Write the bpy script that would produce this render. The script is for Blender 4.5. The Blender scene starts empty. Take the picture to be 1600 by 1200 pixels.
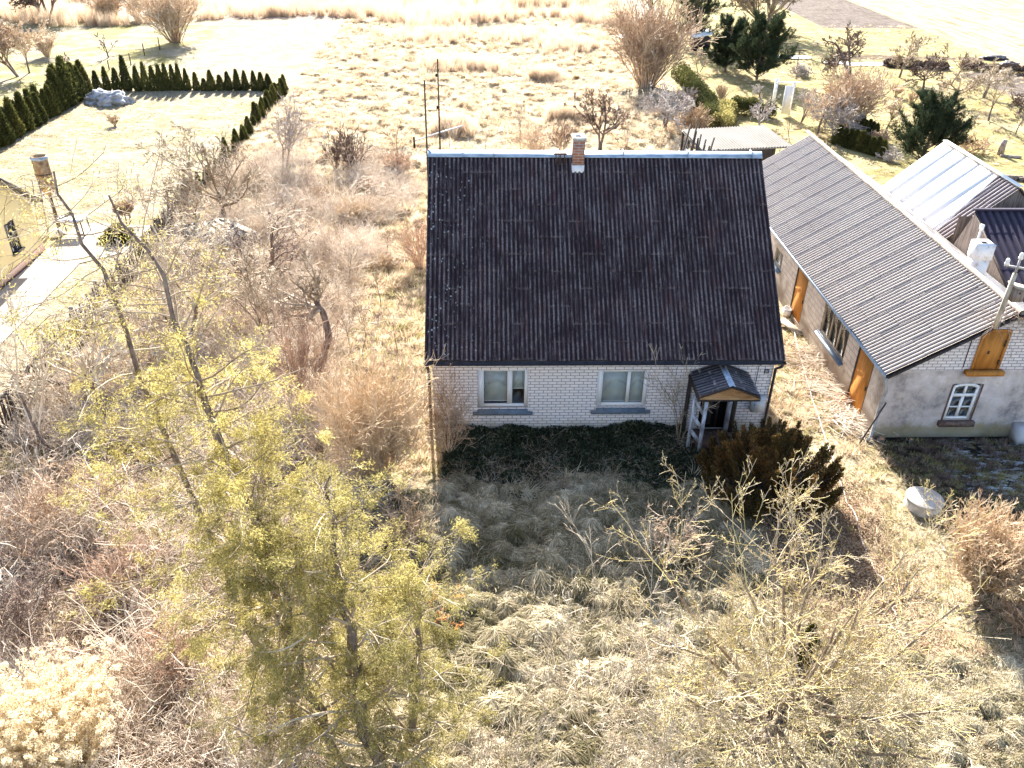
import bpy, math, numpy as np
from mathutils import Matrix, Vector
R_ = math.radians
S = bpy.context.scene
C = S.collection

# ---------------------------------------------------------------- camera
FPX = 1308.2445; CX, CY, CZ = 1.5205, -20.8385, 14.798
FW = np.array((0.03240479, 0.84662678, -0.53119961))
RT = np.array((0.99946406, -0.02991578, 0.01329052))
UP = np.array((0.00463914, 0.5313456, 0.84714245))
cam = bpy.data.objects.new('camera', bpy.data.cameras.new('camera')); C.objects.link(cam)
M4 = Matrix.Identity(4)
for i in range(3):
    M4[i][0] = RT[i]; M4[i][1] = UP[i]; M4[i][2] = -FW[i]
M4[0][3], M4[1][3], M4[2][3] = CX, CY, CZ
cam.matrix_world = M4
cam.data.sensor_fit = 'HORIZONTAL'; cam.data.sensor_width = 36
cam.data.lens = FPX / 1600 * 36; cam.data.clip_end = 2000; cam.data.clip_start = 0.1
S.camera = cam
# ---------------------------------------------------------------- light
SUN_EL = 31.0; SUN_AZ = -4.7          # behind the house, slightly to the left
W = bpy.data.worlds.new('World'); S.world = W; W.use_nodes = True
wn = W.node_tree.nodes; wl = W.node_tree.links
sky = wn.new('ShaderNodeTexSky'); sky.sky_type = 'NISHITA'; sky.sun_disc = False
sky.sun_elevation = R_(SUN_EL); sky.sun_rotation = R_(SUN_AZ); sky.dust_density = 1.6; sky.air_density = 1.0
wl.new(sky.outputs[0], wn['Background'].inputs[0]); wn['Background'].inputs[1].default_value = 0.065
sl = bpy.data.lights.new('sun', 'SUN'); sl.energy = 3.8; sl.angle = R_(0.5); sl.color = (1.0, 0.95, 0.86)
so = bpy.data.objects.new('sun', sl); C.objects.link(so)
sd = Vector((math.sin(R_(SUN_AZ)) * math.cos(R_(SUN_EL)), math.cos(R_(SUN_AZ)) * math.cos(R_(SUN_EL)), math.sin(R_(SUN_EL))))
so.rotation_euler = sd.to_track_quat('Z', 'Y').to_euler(); so.location = (0, 60, 40)
S.view_settings.view_transform = 'Standard'; S.view_settings.look = 'None'
S.view_settings.exposure = 2.68; S.view_settings.gamma = 1
S.cycles.max_bounces = 6; S.cycles.transparent_max_bounces = 8

# ---------------------------------------------------------------- helpers
def ray(u, v): return FW + (u - 800) / FPX * RT - (v - 600) / FPX * UP
def G(u, v, z=0.0):
    d = ray(u, v); t = (z - CZ) / d[2]
    return np.array((CX + t * d[0], CY + t * d[1], z))
def FY(u, v, Y):
    d = ray(u, v); t = (Y - CY) / d[1]
    return np.array((CX + t * d[0], Y, CZ + t * d[2]))
def GH(u, v, vt):
    """ground point of (u,v) and the height of an upright whose top is at row vt"""
    p = G(u, v); lo, hi = 0.0, 30.0
    for _ in range(40):
        m = (lo + hi) / 2; d = np.array((p[0] - CX, p[1] - CY, m - CZ))
        vv = 600 - FPX * (d @ UP) / (d @ FW)
        if vv > vt: lo = m
        else: hi = m
    return p, lo

def vnoise(x, y, seed=0):
    def h(i, j):
        n = np.sin(i * 127.1 + j * 311.7 + seed * 74.7) * 43758.5453
        return n - np.floor(n)
    xi, yi = np.floor(x), np.floor(y); fx, fy = x - xi, y - yi
    fx = fx * fx * (3 - 2 * fx); fy = fy * fy * (3 - 2 * fy)
    return (h(xi, yi) * (1 - fx) + h(xi + 1, yi) * fx) * (1 - fy) + (h(xi, yi + 1) * (1 - fx) + h(xi + 1, yi + 1) * fx) * fy
def sstep(a, b, x):
    t = np.clip((x - a) / (b - a), 0, 1); return t * t * (3 - 2 * t)
def inrect(x, y, x0, x1, y0, y1, s=0.6):
    return sstep(x0 - s, x0 + s, x) * sstep(x1 + s, x1 - s, x) * sstep(y0 - s, y0 + s, y) * sstep(y1 + s, y1 - s, y)
def ground_h(x, y):
    x = np.asarray(x, float); y = np.asarray(y, float)
    a = vnoise(x * 1.7, y * 1.7, 1); b = vnoise(x * 3.7 + 5, y * 3.7, 2); c = vnoise(x * 0.25, y * 0.25, 3)
    n = a * 0.5 + b * 0.5
    tus = sstep(0.45, 0.8, n)
    amp = 0.05 + 0.16 * inrect(x, y, -1.5, 12, -14, -3) + 0.16 * inrect(x, y, -12.5, 13, 15, 76, 2) + 0.06 * inrect(x, y, -12.5, -1, -14, 14)
    lawn = np.maximum(np.maximum(inrect(x, y, -27, -13.4, 4, 43), inrect(x, y, 16, 48, 16, 200, 2)), inrect(x, y, -70, -27, 10, 73))
    amp = amp * (1 - 0.75 * lawn)
    bld = np.maximum(inrect(x, y, -0.3, 10.3, -0.6, 9.8, .5), inrect(x, y, 13.0, 26, -0.8, 17, .4))
    return (tus * amp + (c - 0.5) * 0.12) * (1 - bld)

def newmesh(name, V, quads=None, tris=None, mat=None, parent=None, smooth=False):
    me = bpy.data.meshes.new(name)
    V = np.ascontiguousarray(V, dtype=np.float32)
    q = np.zeros((0, 4), np.int32) if quads is None else np.asarray(quads, np.int32).reshape(-1, 4)
    t = np.zeros((0, 3), np.int32) if tris is None else np.asarray(tris, np.int32).reshape(-1, 3)
    nl = q.size + t.size
    me.vertices.add(len(V)); me.vertices.foreach_set('co', V.ravel())
    me.loops.add(nl); me.loops.foreach_set('vertex_index', np.concatenate((q.ravel(), t.ravel())))
    me.polygons.add(len(q) + len(t))
    st = np.concatenate((np.arange(len(q)) * 4, q.size + np.arange(len(t)) * 3)).astype(np.int32)
    me.polygons.foreach_set('loop_start', st)
    if smooth: me.polygons.foreach_set('use_smooth', np.ones(len(st), bool))
    me.update(calc_edges=True)
    if mat: me.materials.append(mat)
    o = bpy.data.objects.new(name, me); C.objects.link(o)
    if parent is not None: o.parent = parent
    return o

class MB:
    """collects boxes, tubes and faces; build() links them as one mesh object"""
    def __init__(s): s.V = []; s.Q = []; s.T = []; s.n = 0
    def add(s, V, Q=None, T=None):
        V = np.asarray(V, float).reshape(-1, 3)
        if Q is not None and len(Q): s.Q.append(np.asarray(Q).reshape(-1, 4) + s.n)
        if T is not None and len(T): s.T.append(np.asarray(T).reshape(-1, 3) + s.n)
        s.V.append(V); s.n += len(V); return s
    def box(s, x0, x1, y0, y1, z0, z1, rz=0, rx=0, ry=0, bev=0):
        c = np.array(((x0 + x1) / 2, (y0 + y1) / 2, (z0 + z1) / 2)); h = np.array((x1 - x0, y1 - y0, z1 - z0)) / 2
        v = np.array([(i, j, k) for i in (-1, 1) for j in (-1, 1) for k in (-1, 1)]) * h
        if rx or ry or rz:
            Mx = np.array(Matrix.Rotation(rz, 3, 'Z') @ Matrix.Rotation(ry, 3, 'Y') @ Matrix.Rotation(rx, 3, 'X')); v = v @ Mx.T
        s.add(v + c, [(0, 1, 3, 2), (4, 6, 7, 5), (0, 4, 5, 1), (2, 3, 7, 6), (0, 2, 6, 4), (1, 5, 7, 3)]); return s
    def bar(s, a, b, w, t=None, up=(0, 0, 1)):
        a = np.array(a, float); b = np.array(b, float); t = t or w; d = b - a; L = np.linalg.norm(d); d /= L
        u = np.cross(d, up)
        if np.linalg.norm(u) < 1e-3: u = np.cross(d, (1, 0, 0))
        u /= np.linalg.norm(u); w2 = np.cross(d, u)
        v = [p + i * u * w / 2 + j * w2 * t / 2 for p in (a, b) for i, j in ((-1, -1), (1, -1), (1, 1), (-1, 1))]
        s.add(v, [(0, 3, 2, 1), (4, 5, 6, 7), (0, 1, 5, 4), (1, 2, 6, 5), (2, 3, 7, 6), (3, 0, 4, 7)]); return s
    def quad(s, *p): s.add(p, [(0, 1, 2, 3)]); return s
    def tri(s, *p): s.add(p, None, [(0, 1, 2)]); return s
    def slab(s, pts, t=(0, 0, -0.05)):
        """polygon (4 points) extruded by vector t"""
        p = np.array(pts, float); n = len(p); q = p + np.array(t)
        Q = [(i, i + n, (i + 1) % n + n, (i + 1) % n) for i in range(n)]
        if n == 4: Q += [(0, 1, 2, 3), (7, 6, 5, 4)]; s.add(np.vstack((p, q)), Q)
        else: s.add(np.vstack((p, q)), Q, [(0, i, i + 1) for i in range(1, n - 1)] + [(n, n + i + 1, n + i) for i in range(1, n - 1)])
        return s
    def tubes(s, P, Rr, K=3, cap=False):
        P = np.asarray(P, float); Rr = np.asarray(Rr, float); N, n, _ = P.shape
        T = np.empty_like(P); T[:, 1:-1] = P[:, 2:] - P[:, :-2]; T[:, 0] = P[:, 1] - P[:, 0]; T[:, -1] = P[:, -1] - P[:, -2]
        T /= np.linalg.norm(T, axis=2, keepdims=True) + 1e-9
        m = P[:, -1] - P[:, 0]; m /= np.linalg.norm(m, axis=1, keepdims=True) + 1e-9
        ref = np.where(np.abs(m[:, 2:3]) < 0.8, np.array((0., 0, 1)), np.array((1., 0, 0)))[:, None, :]
        A = np.cross(T, np.broadcast_to(ref, T.shape)); A /= np.linalg.norm(A, axis=2, keepdims=True) + 1e-9
        B = np.cross(T, A)
        a = np.arange(K) / K * 2 * np.pi
        V = P[:, :, None, :] + Rr[:, :, None, None] * (A[:, :, None, :] * np.cos(a)[:, None] + B[:, :, None, :] * np.sin(a)[:, None])
        idx = np.arange(N * n * K).reshape(N, n, K); nx = np.roll(idx, -1, axis=2)
        Q = np.stack((idx[:, :-1], nx[:, :-1], nx[:, 1:], idx[:, 1:]), axis=-1).reshape(-1, 4)
        T_ = None
        if cap and K >= 3:
            T_ = np.array([(idx[i, -1, 0], idx[i, -1, k], idx[i, -1, k + 1]) for i in range(N) for k in range(1, K - 1)] + [(idx[i, 0, 0], idx[i, 0, k + 1], idx[i, 0, k]) for i in range(N) for k in range(1, K - 1)])
        s.add(V.reshape(-1, 3), Q, T_); return s
    def tube(s, pts, r, K=8, cap=True):
        pts = np.array(pts, float); r = np.broadcast_to(np.array(r, float), (len(pts),))
        return s.tubes(pts[None], r[None], K, cap)
    def lathe(s, c, prof, K=20):
        """prof: list of (r, z) going up; closed by caps where r=0"""
        a = np.arange(K) / K * 2 * np.pi
        V = np.array([[(c[0] + r * math.cos(t), c[1] + r * math.sin(t), c[2] + z) for t in a] for r, z in prof]).reshape(-1, 3)
        Q = [(i * K + k, i * K + (k + 1) % K, (i + 1) * K + (k + 1) % K, (i + 1) * K + k) for i in range(len(prof) - 1) for k in range(K)]
        s.add(V, Q); return s
    def leaves(s, P, D, L, Wd, rng, up=None):
        """diamond leaves at P along D"""
        N = len(P); D = D / (np.linalg.norm(D, axis=1, keepdims=True) + 1e-9)
        r = rng.normal(size=(N, 3)) if up is None else up + 0.5 * rng.normal(size=(N, 3))
        A = np.cross(D, r); A /= np.linalg.norm(A, axis=1, keepdims=True) + 1e-9
        L = np.broadcast_to(L, (N,))[:, None]; Wd = np.broadcast_to(Wd, (N,))[:, None]
        nrm = np.cross(D, A)
        V = np.stack((P, P + D * L * .5 + A * Wd * .5, P + D * L + nrm * L * .15, P + D * L * .5 - A * Wd * .5), axis=1)
        s.add(V.reshape(-1, 3), np.arange(N * 4).reshape(N, 4)); return s
    def build(s, name, mat, parent=None, smooth=False):
        V = np.vstack(s.V); Q = np.vstack(s.Q) if s.Q else None; T = np.vstack(s.T) if s.T else None
        a = parent
        while a is not None: V = V - np.array(a.location); a = a.parent
        return newmesh(name, V, Q, T, mat, parent, smooth)

def thing(name, loc, label, cat, group=None):
    o = bpy.data.objects.new(name, None); C.objects.link(o); o.location = [float(c) for c in loc]; o.empty_display_size = 0.3
    o['label'] = label; o['category'] = cat
    if group: o['group'] = group
    return o
def tag(o, label=None, cat=None, group=None, kind=None):
    if label: o['label'] = label
    if cat: o['category'] = cat
    if group: o['group'] = group
    if kind: o['kind'] = kind
    return o

# ---------------------------------------------------------------- materials
class NT:
    def __init__(s, name):
        s.m = bpy.data.materials.new(name); s.m.use_nodes = True; s.t = s.m.node_tree; s.b = s.t.nodes['Principled BSDF']; s.out = s.t.nodes['Material Output']
        s.geo = None
    def n(s, typ, **kw):
        x = s.t.nodes.new(typ)
        for k, v in kw.items(): setattr(x, k, v)
        return x
    def link(s, a, b): s.t.links.new(a, b)
    def val(s, sock, v):
        if hasattr(v, 'is_output') or isinstance(v, bpy.types.NodeSocket): s.link(v, sock)
        else: sock.default_value = v
    def pos(s):
        if not s.geo: s.geo = s.n('ShaderNodeNewGeometry')
        return s.geo.outputs['Position']
    def math(s, op, a, b=0.0, c=0.0):
        x = s.n('ShaderNodeMath', operation=op)
        s.val(x.inputs[0], a); s.val(x.inputs[1], b)
        if op in ('MULTIPLY_ADD', 'SMOOTH_MIN'): s.val(x.inputs[2], c)
        return x.outputs[0]
    def scaled(s, sc, src=None):
        x = s.n('ShaderNodeVectorMath', operation='MULTIPLY'); s.link(src or s.pos(), x.inputs[0]); x.inputs[1].default_value = sc if hasattr(sc, '__len__') else (sc,) * 3
        return x.outputs[0]
    def noise(s, scale, detail=3, rough=0.55, src=None, dist=0.0):
        x = s.n('ShaderNodeTexNoise'); s.link(s.scaled(scale, src), x.inputs['Vector']); x.inputs['Scale'].default_value = 1
        x.inputs['Detail'].default_value = detail; x.inputs['Roughness'].default_value = rough; x.inputs['Distortion'].default_value = dist
        return x.outputs['Fac']
    def ramp(s, fac, stops, interp='LINEAR'):
        x = s.n('ShaderNodeValToRGB'); e = x.color_ramp.elements; x.color_ramp.interpolation = interp
        while len(e) < len(stops): e.new(0.5)
        for k, (p, c) in zip(e, stops): k.position = p; k.color = tuple(c) + (1,) if len(c) == 3 else c
        s.val(x.inputs[0], fac); return x.outputs[0]
    def mix(s, f, a, b, typ='MIX'):
        x = s.n('ShaderNodeMix', data_type='RGBA', blend_type=typ); s.val(x.inputs[0], f)
        for i, v in ((6, a), (7, b)): s.val(x.inputs[i], tuple(v) + (1,) if isinstance(v, tuple) and len(v) == 3 else v)
        return x.outputs[2]
    def step(s, x, a, b):
        m = s.n('ShaderNodeMapRange'); m.interpolation_type = 'SMOOTHSTEP'; s.val(m.inputs[0], x); m.inputs[1].default_value = a; m.inputs[2].default_value = b
        return m.outputs[0]
    def bump(s, h, st=0.4, dist=0.02):
        x = s.n('ShaderNodeBump'); x.inputs['Strength'].default_value = st; x.inputs['Distance'].default_value = dist; s.link(h, x.inputs['Height']); s.link(x.outputs[0], s.b.inputs['Normal'])
    def fin(s, col, rough=0.85, spec=0.3, trans=0.0, metal=0.0):
        s.val(s.b.inputs['Base Color'], tuple(col) + (1,) if isinstance(col, tuple) and len(col) == 3 else col)
        s.val(s.b.inputs['Roughness'], rough); s.b.inputs['Specular IOR Level'].default_value = spec; s.b.inputs['Metallic'].default_value = metal
        if trans:
            tr = s.n('ShaderNodeBsdfTranslucent'); s.val(tr.inputs[0], tuple(col) + (1,) if isinstance(col, tuple) and len(col) == 3 else col)
            mx = s.n('ShaderNodeMixShader'); mx.inputs[0].default_value = trans
            s.link(s.b.outputs[0], mx.inputs[1]); s.link(tr.outputs[0], mx.inputs[2]); s.link(mx.outputs[0], s.out.inputs[0])
        return s.m

def m_simple(name, c1, c2, scale=3.0, rough=0.8, spec=0.3, trans=0.0, bump=0.0, detail=4, metal=0.0, lo=0.35, hi=0.65):
    k = NT(name); f = k.noise(scale, detail, 0.6); col = k.ramp(f, [(lo, c1), (hi, c2)])
    if bump: k.bump(k.noise((scale if not hasattr(scale, '__len__') else max(scale)) * 3, 3), bump, 0.01)
    return k.fin(col, rough, spec, trans, metal)
def m_rand(name, cols, scale=2.0, trans=0.0, rough=0.8, obj=True, spec=0.15):
    """foliage/grass: tone varies per instance/object and with position"""
    k = NT(name); f = k.noise(scale, 3, 0.6)
    oi = k.n('ShaderNodeObjectInfo'); g = k.n('ShaderNodeNewGeometry')
    f2 = k.math('MULTIPLY_ADD', oi.outputs['Random'], 0.35, k.math('MULTIPLY_ADD', f, 0.8, k.math('MULTIPLY_ADD', g.outputs['Random Per Island'], 0.4, -0.28)))
    n = len(cols)
    col = k.ramp(f2, [(i / (n - 1) * 0.8 + 0.1, c) for i, c in enumerate(cols)])
    return k.fin(col, rough, spec, trans)

def m_brick(name, brick1, brick2, mortar, bw=0.26, bh=0.1, ms=0.012, dirt=None, plaster=None):
    k = NT(name); sp = k.n('ShaderNodeSeparateXYZ'); k.link(k.pos(), sp.inputs[0])
    cb = k.n('ShaderNodeCombineXYZ'); k.link(k.math('ADD', sp.outputs[0], sp.outputs[1]), cb.inputs[0]); k.link(sp.outputs[2], cb.inputs[1])
    b = k.n('ShaderNodeTexBrick'); k.link(cb.outputs[0], b.inputs['Vector'])
    b.inputs['Scale'].default_value = 1; b.inputs['Brick Width'].default_value = bw; b.inputs['Row Height'].default_value = bh
    b.inputs['Mortar Size'].default_value = ms; b.inputs['Mortar Smooth'].default_value = 0.15
    b.inputs['Color1'].default_value = brick1 + (1,); b.inputs['Color2'].default_value = brick2 + (1,); b.inputs['Mortar'].default_value = mortar + (1,)
    col = b.outputs['Color']
    col = k.mix(k.math('MULTIPLY', k.noise(1.3, 4, 0.65), 0.25), col, (0.66, 0.60, 0.59), 'MULTIPLY')
    col = k.mix(k.step(k.noise(7.0, 4, 0.7), 0.62, 0.78), col, (0.4, 0.34, 0.31))
    zlow = k.step(k.math('ADD', sp.outputs[2], k.math('MULTIPLY', k.noise(2.0, 4), -0.5)), 0.35, -0.2)
    col = k.mix(k.math('MULTIPLY', zlow, 0.6), col, (0.30, 0.26, 0.14))
    k.bump(b.outputs['Fac'], -0.5, 0.01)
    if plaster: col = plaster(k, sp, col)
    return k.fin(col, 0.85, 0.2)

def roof_sheet_mat(name, base, pale, streak, axis, crest=.5, lapc=.6, spots=0.0, red=None, trough=None):
    """corrugated sheets: each sheet its own tone, lichen on the crests and lap edges, streaks down the slope. axis 0: ridge along X; 1: along Y"""
    k = NT(name); sp = k.n('ShaderNodeSeparateXYZ'); k.link(k.pos(), sp.inputs[0]); u = sp.outputs[0] if axis == 0 else sp.outputs[1]
    g = k.n('ShaderNodeNewGeometry'); at = k.n('ShaderNodeAttribute', attribute_name='lap'); ac = k.n('ShaderNodeAttribute', attribute_name='crest')
    sc = (24, 1.6, 1.6) if axis == 0 else (1.6, 24, 1.6)
    st = k.noise(sc, 6, 0.8); big = k.noise(0.6, 4, 0.6); fn = k.noise(16, 5, .75)
    col = k.mix(k.step(k.math('MULTIPLY_ADD', g.outputs['Random Per Island'], 0.30, big), 0.35, 0.95), base, pale)
    if red: col = k.mix(k.math('MULTIPLY', k.step(k.noise((2.5, 0.9, 0.9) if axis == 0 else (0.9, 2.5, .9), 4, 0.65), 0.5, 0.7), 0.55), col, red)
    if trough: col = k.mix(k.math('MULTIPLY', k.step(ac.outputs['Fac'], .5, -.6), .85), col, trough)  # dark mossy troughs, which also paint the ribs' shade into the colour
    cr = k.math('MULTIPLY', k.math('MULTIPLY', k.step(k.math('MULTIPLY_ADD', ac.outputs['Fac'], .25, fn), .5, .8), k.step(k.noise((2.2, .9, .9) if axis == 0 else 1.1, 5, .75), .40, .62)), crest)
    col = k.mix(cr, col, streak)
    col = k.mix(k.math('MULTIPLY', k.step(st, 0.50, 0.72), 0.6), col, streak)
    col = k.mix(k.math('MULTIPLY', k.math('MULTIPLY', at.outputs['Fac'], k.step(k.noise(3.5, 3, .7), .46, .62)), lapc), col, tuple(min(1, c * 2.0) for c in streak))
    if spots:
        v2 = k.n('ShaderNodeTexVoronoi'); k.link(k.scaled(8.0), v2.inputs['Vector']); v2.inputs['Scale'].default_value = 1
        den = k.step(k.math('ADD', k.math('MULTIPLY', k.noise(1.2, 3, .7), 1.4), k.step(u, 2.6, -.6)), 0.9, 1.35)
        col = k.mix(k.math('MULTIPLY', k.math('MULTIPLY', k.step(v2.outputs['Distance'], 0.34, 0.10), k.step(k.noise(5.5, 2, .8), .50, .60)), k.math('ADD', k.math('MULTIPLY', den, spots), 0.05)), col, (0.55, 0.56, 0.55))
    k.bump(fn, 0.5, 0.01)
    return k.fin(col, 0.9, 0.15)

# ---- plain materials
def wood(name, c1, c2, s=(2, 2, 22), rough=.8): return m_simple(name, c1, c2, s, rough, .2, bump=.2)
M = {}
M['white_paint'] = m_simple('white_paint', (.80, .81, .83), (.88, .88, .89), 5, .5, .4, lo=.2)
M['old_white'] = m_simple('old_white_paint', (.22, .22, .24), (.62, .66, .74), (9, 9, 3), .8, .2)
M['sill'] = m_simple('blue_grey_sheet', (.10, .14, .19), (.16, .21, .27), 6, .45, .4)
M['gutter'] = m_simple('dark_gutter', (.018, .015, .018), (.04, .035, .045), 6, .4, .4)
M['zinc'] = m_simple('zinc', (.22, .30, .40), (.42, .50, .60), (3, 9, 9), .5, .4, metal=.2)
M['white_metal'] = m_simple('white_metal_roof', (.84, .82, .78), (.92, .90, .86), (.5, 2.5, .5), .85, .1)
M['red_brick'] = m_brick('red_brick', (.42, .17, .10), (.30, .13, .09), (.40, .36, .33), .26, .085, .012)
M['cement'] = m_simple('cement', (.38, .36, .33), (.60, .58, .54), 4, .9, .2, bump=.4)
M['lime'] = m_simple('limewash', (.45, .38, .34), (.72, .71, .72), 5, .9, .2, bump=.5, lo=.3, hi=.45)
M['dark'] = m_simple('dark_interior', (.012, .011, .012), (.02, .018, .018), 4, .9, .1)
M['orange_door'] = wood('ochre_painted_boards', (.36, .145, .03), (.52, .23, .055), (7, 7, 1.5))
M['dkwood'] = wood('dark_weathered_wood', (.035, .028, .025), (.09, .07, .06), (14, 14, 2))
M['greywood'] = wood('grey_weathered_boards', (.13, .10, .085), (.30, .25, .22), (18, 18, 1.5))
M['palewood'] = wood('pale_weathered_wood', (.28, .23, .17), (.52, .45, .36), (12, 12, 3))
M['fascia'] = wood('ochre_fascia', (.34, .17, .07), (.55, .32, .15), (3, 14, 14))
M['yellow'] = m_simple('yellow_render', (.95, .74, .36), (.95, .77, .42), .8, .9, .2, bump=.1)
M['plinth'] = m_simple('brown_plinth', (.10, .06, .05), (.16, .10, .08), 6, .8, .2)
M['grey_box'] = m_simple('grey_box', (.50, .52, .55), (.60, .62, .66), 3, .5, .4)
M['iron'] = m_simple('rusty_iron', (.05, .035, .028), (.13, .08, .05), 20, .8, .3)
M['steel'] = m_simple('grey_steel', (.28, .28, .29), (.42, .42, .42), 10, .5, .4, metal=.4)
M['tank'] = m_simple('rusted_tank', (.20, .11, .055), (.45, .34, .20), 5, .85, .2, bump=.4)
M['porcelain'] = m_simple('porcelain', (.72, .70, .66), (.85, .84, .80), 9, .2, .5)
M['cord'] = m_simple('white_cord', (.60, .50, .44), (.80, .74, .70), 4, .7, .2)
M['blind'] = m_simple('roller_blind', (.40, .47, .46), (.46, .53, .52), 1.5, .8, .2)
M['stone'] = m_simple('pale_stone', (.22, .21, .21), (.55, .56, .60), 2.5, .9, .2, bump=.6)
M['log'] = m_simple('log_end', (.35, .17, .09), (.60, .32, .18), 12, .8, .2)
M['plate'] = m_simple('number_plate', (.02, .02, .04), (.03, .03, .05), 5, .4, .4)
# window glass
k = NT('window_glass'); k.fin((.02, .025, .03), .06, .5)
tr = k.n('ShaderNodeBsdfTransparent'); gl = k.n('ShaderNodeBsdfGlossy'); gl.inputs['Roughness'].default_value = .03
lw = k.n('ShaderNodeLayerWeight'); lw.inputs[0].default_value = .25; mx = k.n('ShaderNodeMixShader')
k.link(k.math('MULTIPLY_ADD', lw.outputs['Fresnel'], .3, .03), mx.inputs[0]); k.link(tr.outputs[0], mx.inputs[1]); k.link(gl.outputs[0], mx.inputs[2]); k.link(mx.outputs[0], k.out.inputs[0])
M['glass'] = k.m
# bricks, roofs
M['white_brick'] = m_brick('white_brick', (.90, .85, .85), (.82, .78, .78), (.32, .29, .30), .26, .1, .012)
def plaster_fn(k, sp, col):
    f = k.noise(1.0, 7, 0.7, dist=.15); f2 = k.noise(3.5, 5, 0.7)
    pl = k.ramp(f, [(.36, (.22, .20, .21)), (.47, (.44, .39, .37)), (.55, (.52, .47, .46)), (.66, (.66, .60, .60))])
    pl = k.mix(k.step(f2, .58, .7), pl, (.52, .44, .32))
    low = k.step(k.math('ADD', sp.outputs[2], k.math('MULTIPLY', f2, -.5)), .35, .05)
    pl = k.mix(k.math('MULTIPLY', low, .7), pl, (.20, .17, .07))
    k_ = k.step(k.math('ADD', sp.outputs[2], k.math('MULTIPLY', k.noise(2.2, 3), .12)), 2.42, 2.46)
    return k.mix(k_, pl, col)
M['gable_wall'] = m_brick('gable_wall_brick_over_plaster', (.80, .76, .75), (.68, .64, .64), (.26, .23, .24), .26, .1, .012, plaster=plaster_fn)
def block_fn(k, sp, col):
    f = k.noise(1.4, 6, 0.7, dist=.4); pl = k.ramp(f, [(.38, (.28, .23, .19)), (.5, (.46, .40, .34)), (.64, (.66, .59, .52))])
    low = k.step(k.math('ADD', sp.outputs[2], k.math('MULTIPLY', f, -.5)), .5, .1)
    pl = k.mix(k.math('MULTIPLY', low, .65), pl, (.16, .11, .07))
    return k.mix(k.step(k.noise(.55, 3), .47, .53), pl, k.mix(.45, col, pl))
M['side_wall'] = m_brick('side_wall_blocks', (.72, .67, .61), (.56, .51, .47), (.26, .22, .20), .42, .2, .014, plaster=block_fn)
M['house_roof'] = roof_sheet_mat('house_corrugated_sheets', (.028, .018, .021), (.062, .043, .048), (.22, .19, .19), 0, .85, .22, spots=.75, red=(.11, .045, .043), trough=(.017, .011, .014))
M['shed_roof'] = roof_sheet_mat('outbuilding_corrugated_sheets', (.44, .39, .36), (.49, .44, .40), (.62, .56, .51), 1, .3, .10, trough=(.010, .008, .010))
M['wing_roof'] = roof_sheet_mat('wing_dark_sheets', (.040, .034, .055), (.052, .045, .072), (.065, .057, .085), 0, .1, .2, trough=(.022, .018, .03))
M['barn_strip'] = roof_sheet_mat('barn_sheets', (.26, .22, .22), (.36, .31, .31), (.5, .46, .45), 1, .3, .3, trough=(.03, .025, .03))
M['wood_shed_roof'] = roof_sheet_mat('wood_shed_sheets', (.20, .185, .165), (.28, .26, .235), (.36, .33, .30), 0, .2, .2)
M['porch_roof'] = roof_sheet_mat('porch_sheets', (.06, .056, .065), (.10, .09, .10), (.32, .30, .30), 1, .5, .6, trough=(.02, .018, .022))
# bark, twigs, foliage, grasses
M['bark'] = m_simple('grey_brown_bark', (.09, .065, .055), (.26, .21, .18), (14, 14, 5), .9, .1, bump=.5)
M['limb'] = m_simple('lichened_limb_bark', (.14, .10, .08), (.38, .31, .22), (11, 11, 6), .9, .1, bump=.5)
M['bark_pale'] = m_simple('pale_bark', (.22, .17, .14), (.46, .40, .36), (10, 10, 4), .9, .1, bump=.4)
M['twig'] = m_rand('bare_twigs', [(.16, .11, .07), (.46, .37, .27), (.84, .74, .60)], 1.6)
M['twig_dark'] = m_rand('dark_twigs', [(.07, .045, .038), (.18, .125, .10), (.42, .33, .27)], 1.2)
M['twig_pink'] = m_rand('pinkish_twigs', [(.20, .12, .08), (.58, .43, .30), (.90, .78, .62)], 1.6)
M['twig_red'] = m_rand('reddish_twigs', [(.18, .10, .07), (.46, .31, .22), (.76, .60, .45)], 1.6)
M['twig_tan'] = m_rand('tan_twigs', [(.34, .22, .13), (.62, .46, .30), (.82, .68, .50)], 1.6, .1)
M['twig_grey'] = m_rand('grey_twigs', [(.30, .25, .22), (.48, .42, .38), (.68, .62, .57)], 1.2)
M['lichen'] = m_rand('lichen_twigs', [(.22, .165, .11), (.50, .42, .32), (.62, .50, .18), (.84, .77, .60)], 6.0)
M['thuja_far'] = m_rand('thuja_foliage', [(.045, .052, .020), (.095, .10, .032), (.20, .19, .055)], 1.0, .25)
M['thuja'] = m_rand('yellow_green_thuja', [(.16, .13, .045), (.38, .32, .10), (.62, .54, .21), (.84, .77, .46)], 1.3, .5)
M['thuja_b'] = m_rand('green_thuja', [(.13, .115, .045), (.32, .28, .10), (.56, .49, .20), (.82, .75, .46)], 1.5, .5)
M['juniper'] = m_rand('juniper_foliage', [(.035, .038, .014), (.09, .07, .028), (.32, .16, .05), (.56, .30, .10)], .9, .3)
M['pine'] = m_rand('pine_needles', [(.020, .034, .020), (.05, .068, .034), (.11, .13, .06)], 1.2, .15)
M['orange_leaf'] = m_rand('orange_leaves', [(.45, .17, .05), (.60, .28, .10), (.70, .45, .22)], 3, .4)
M['seed'] = m_rand('pale_seed_heads', [(.52, .39, .22), (.74, .62, .42), (.86, .79, .62)], 2.0, .4)
M['stem'] = m_rand('dry_stems', [(.46, .30, .13), (.64, .47, .24), (.74, .60, .36)], 2.0, .35)
M['ivy'] = m_rand('ivy_leaves', [(.010, .014, .008), (.035, .045, .020), (.20, .20, .13)], 1.5, .1)
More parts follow.
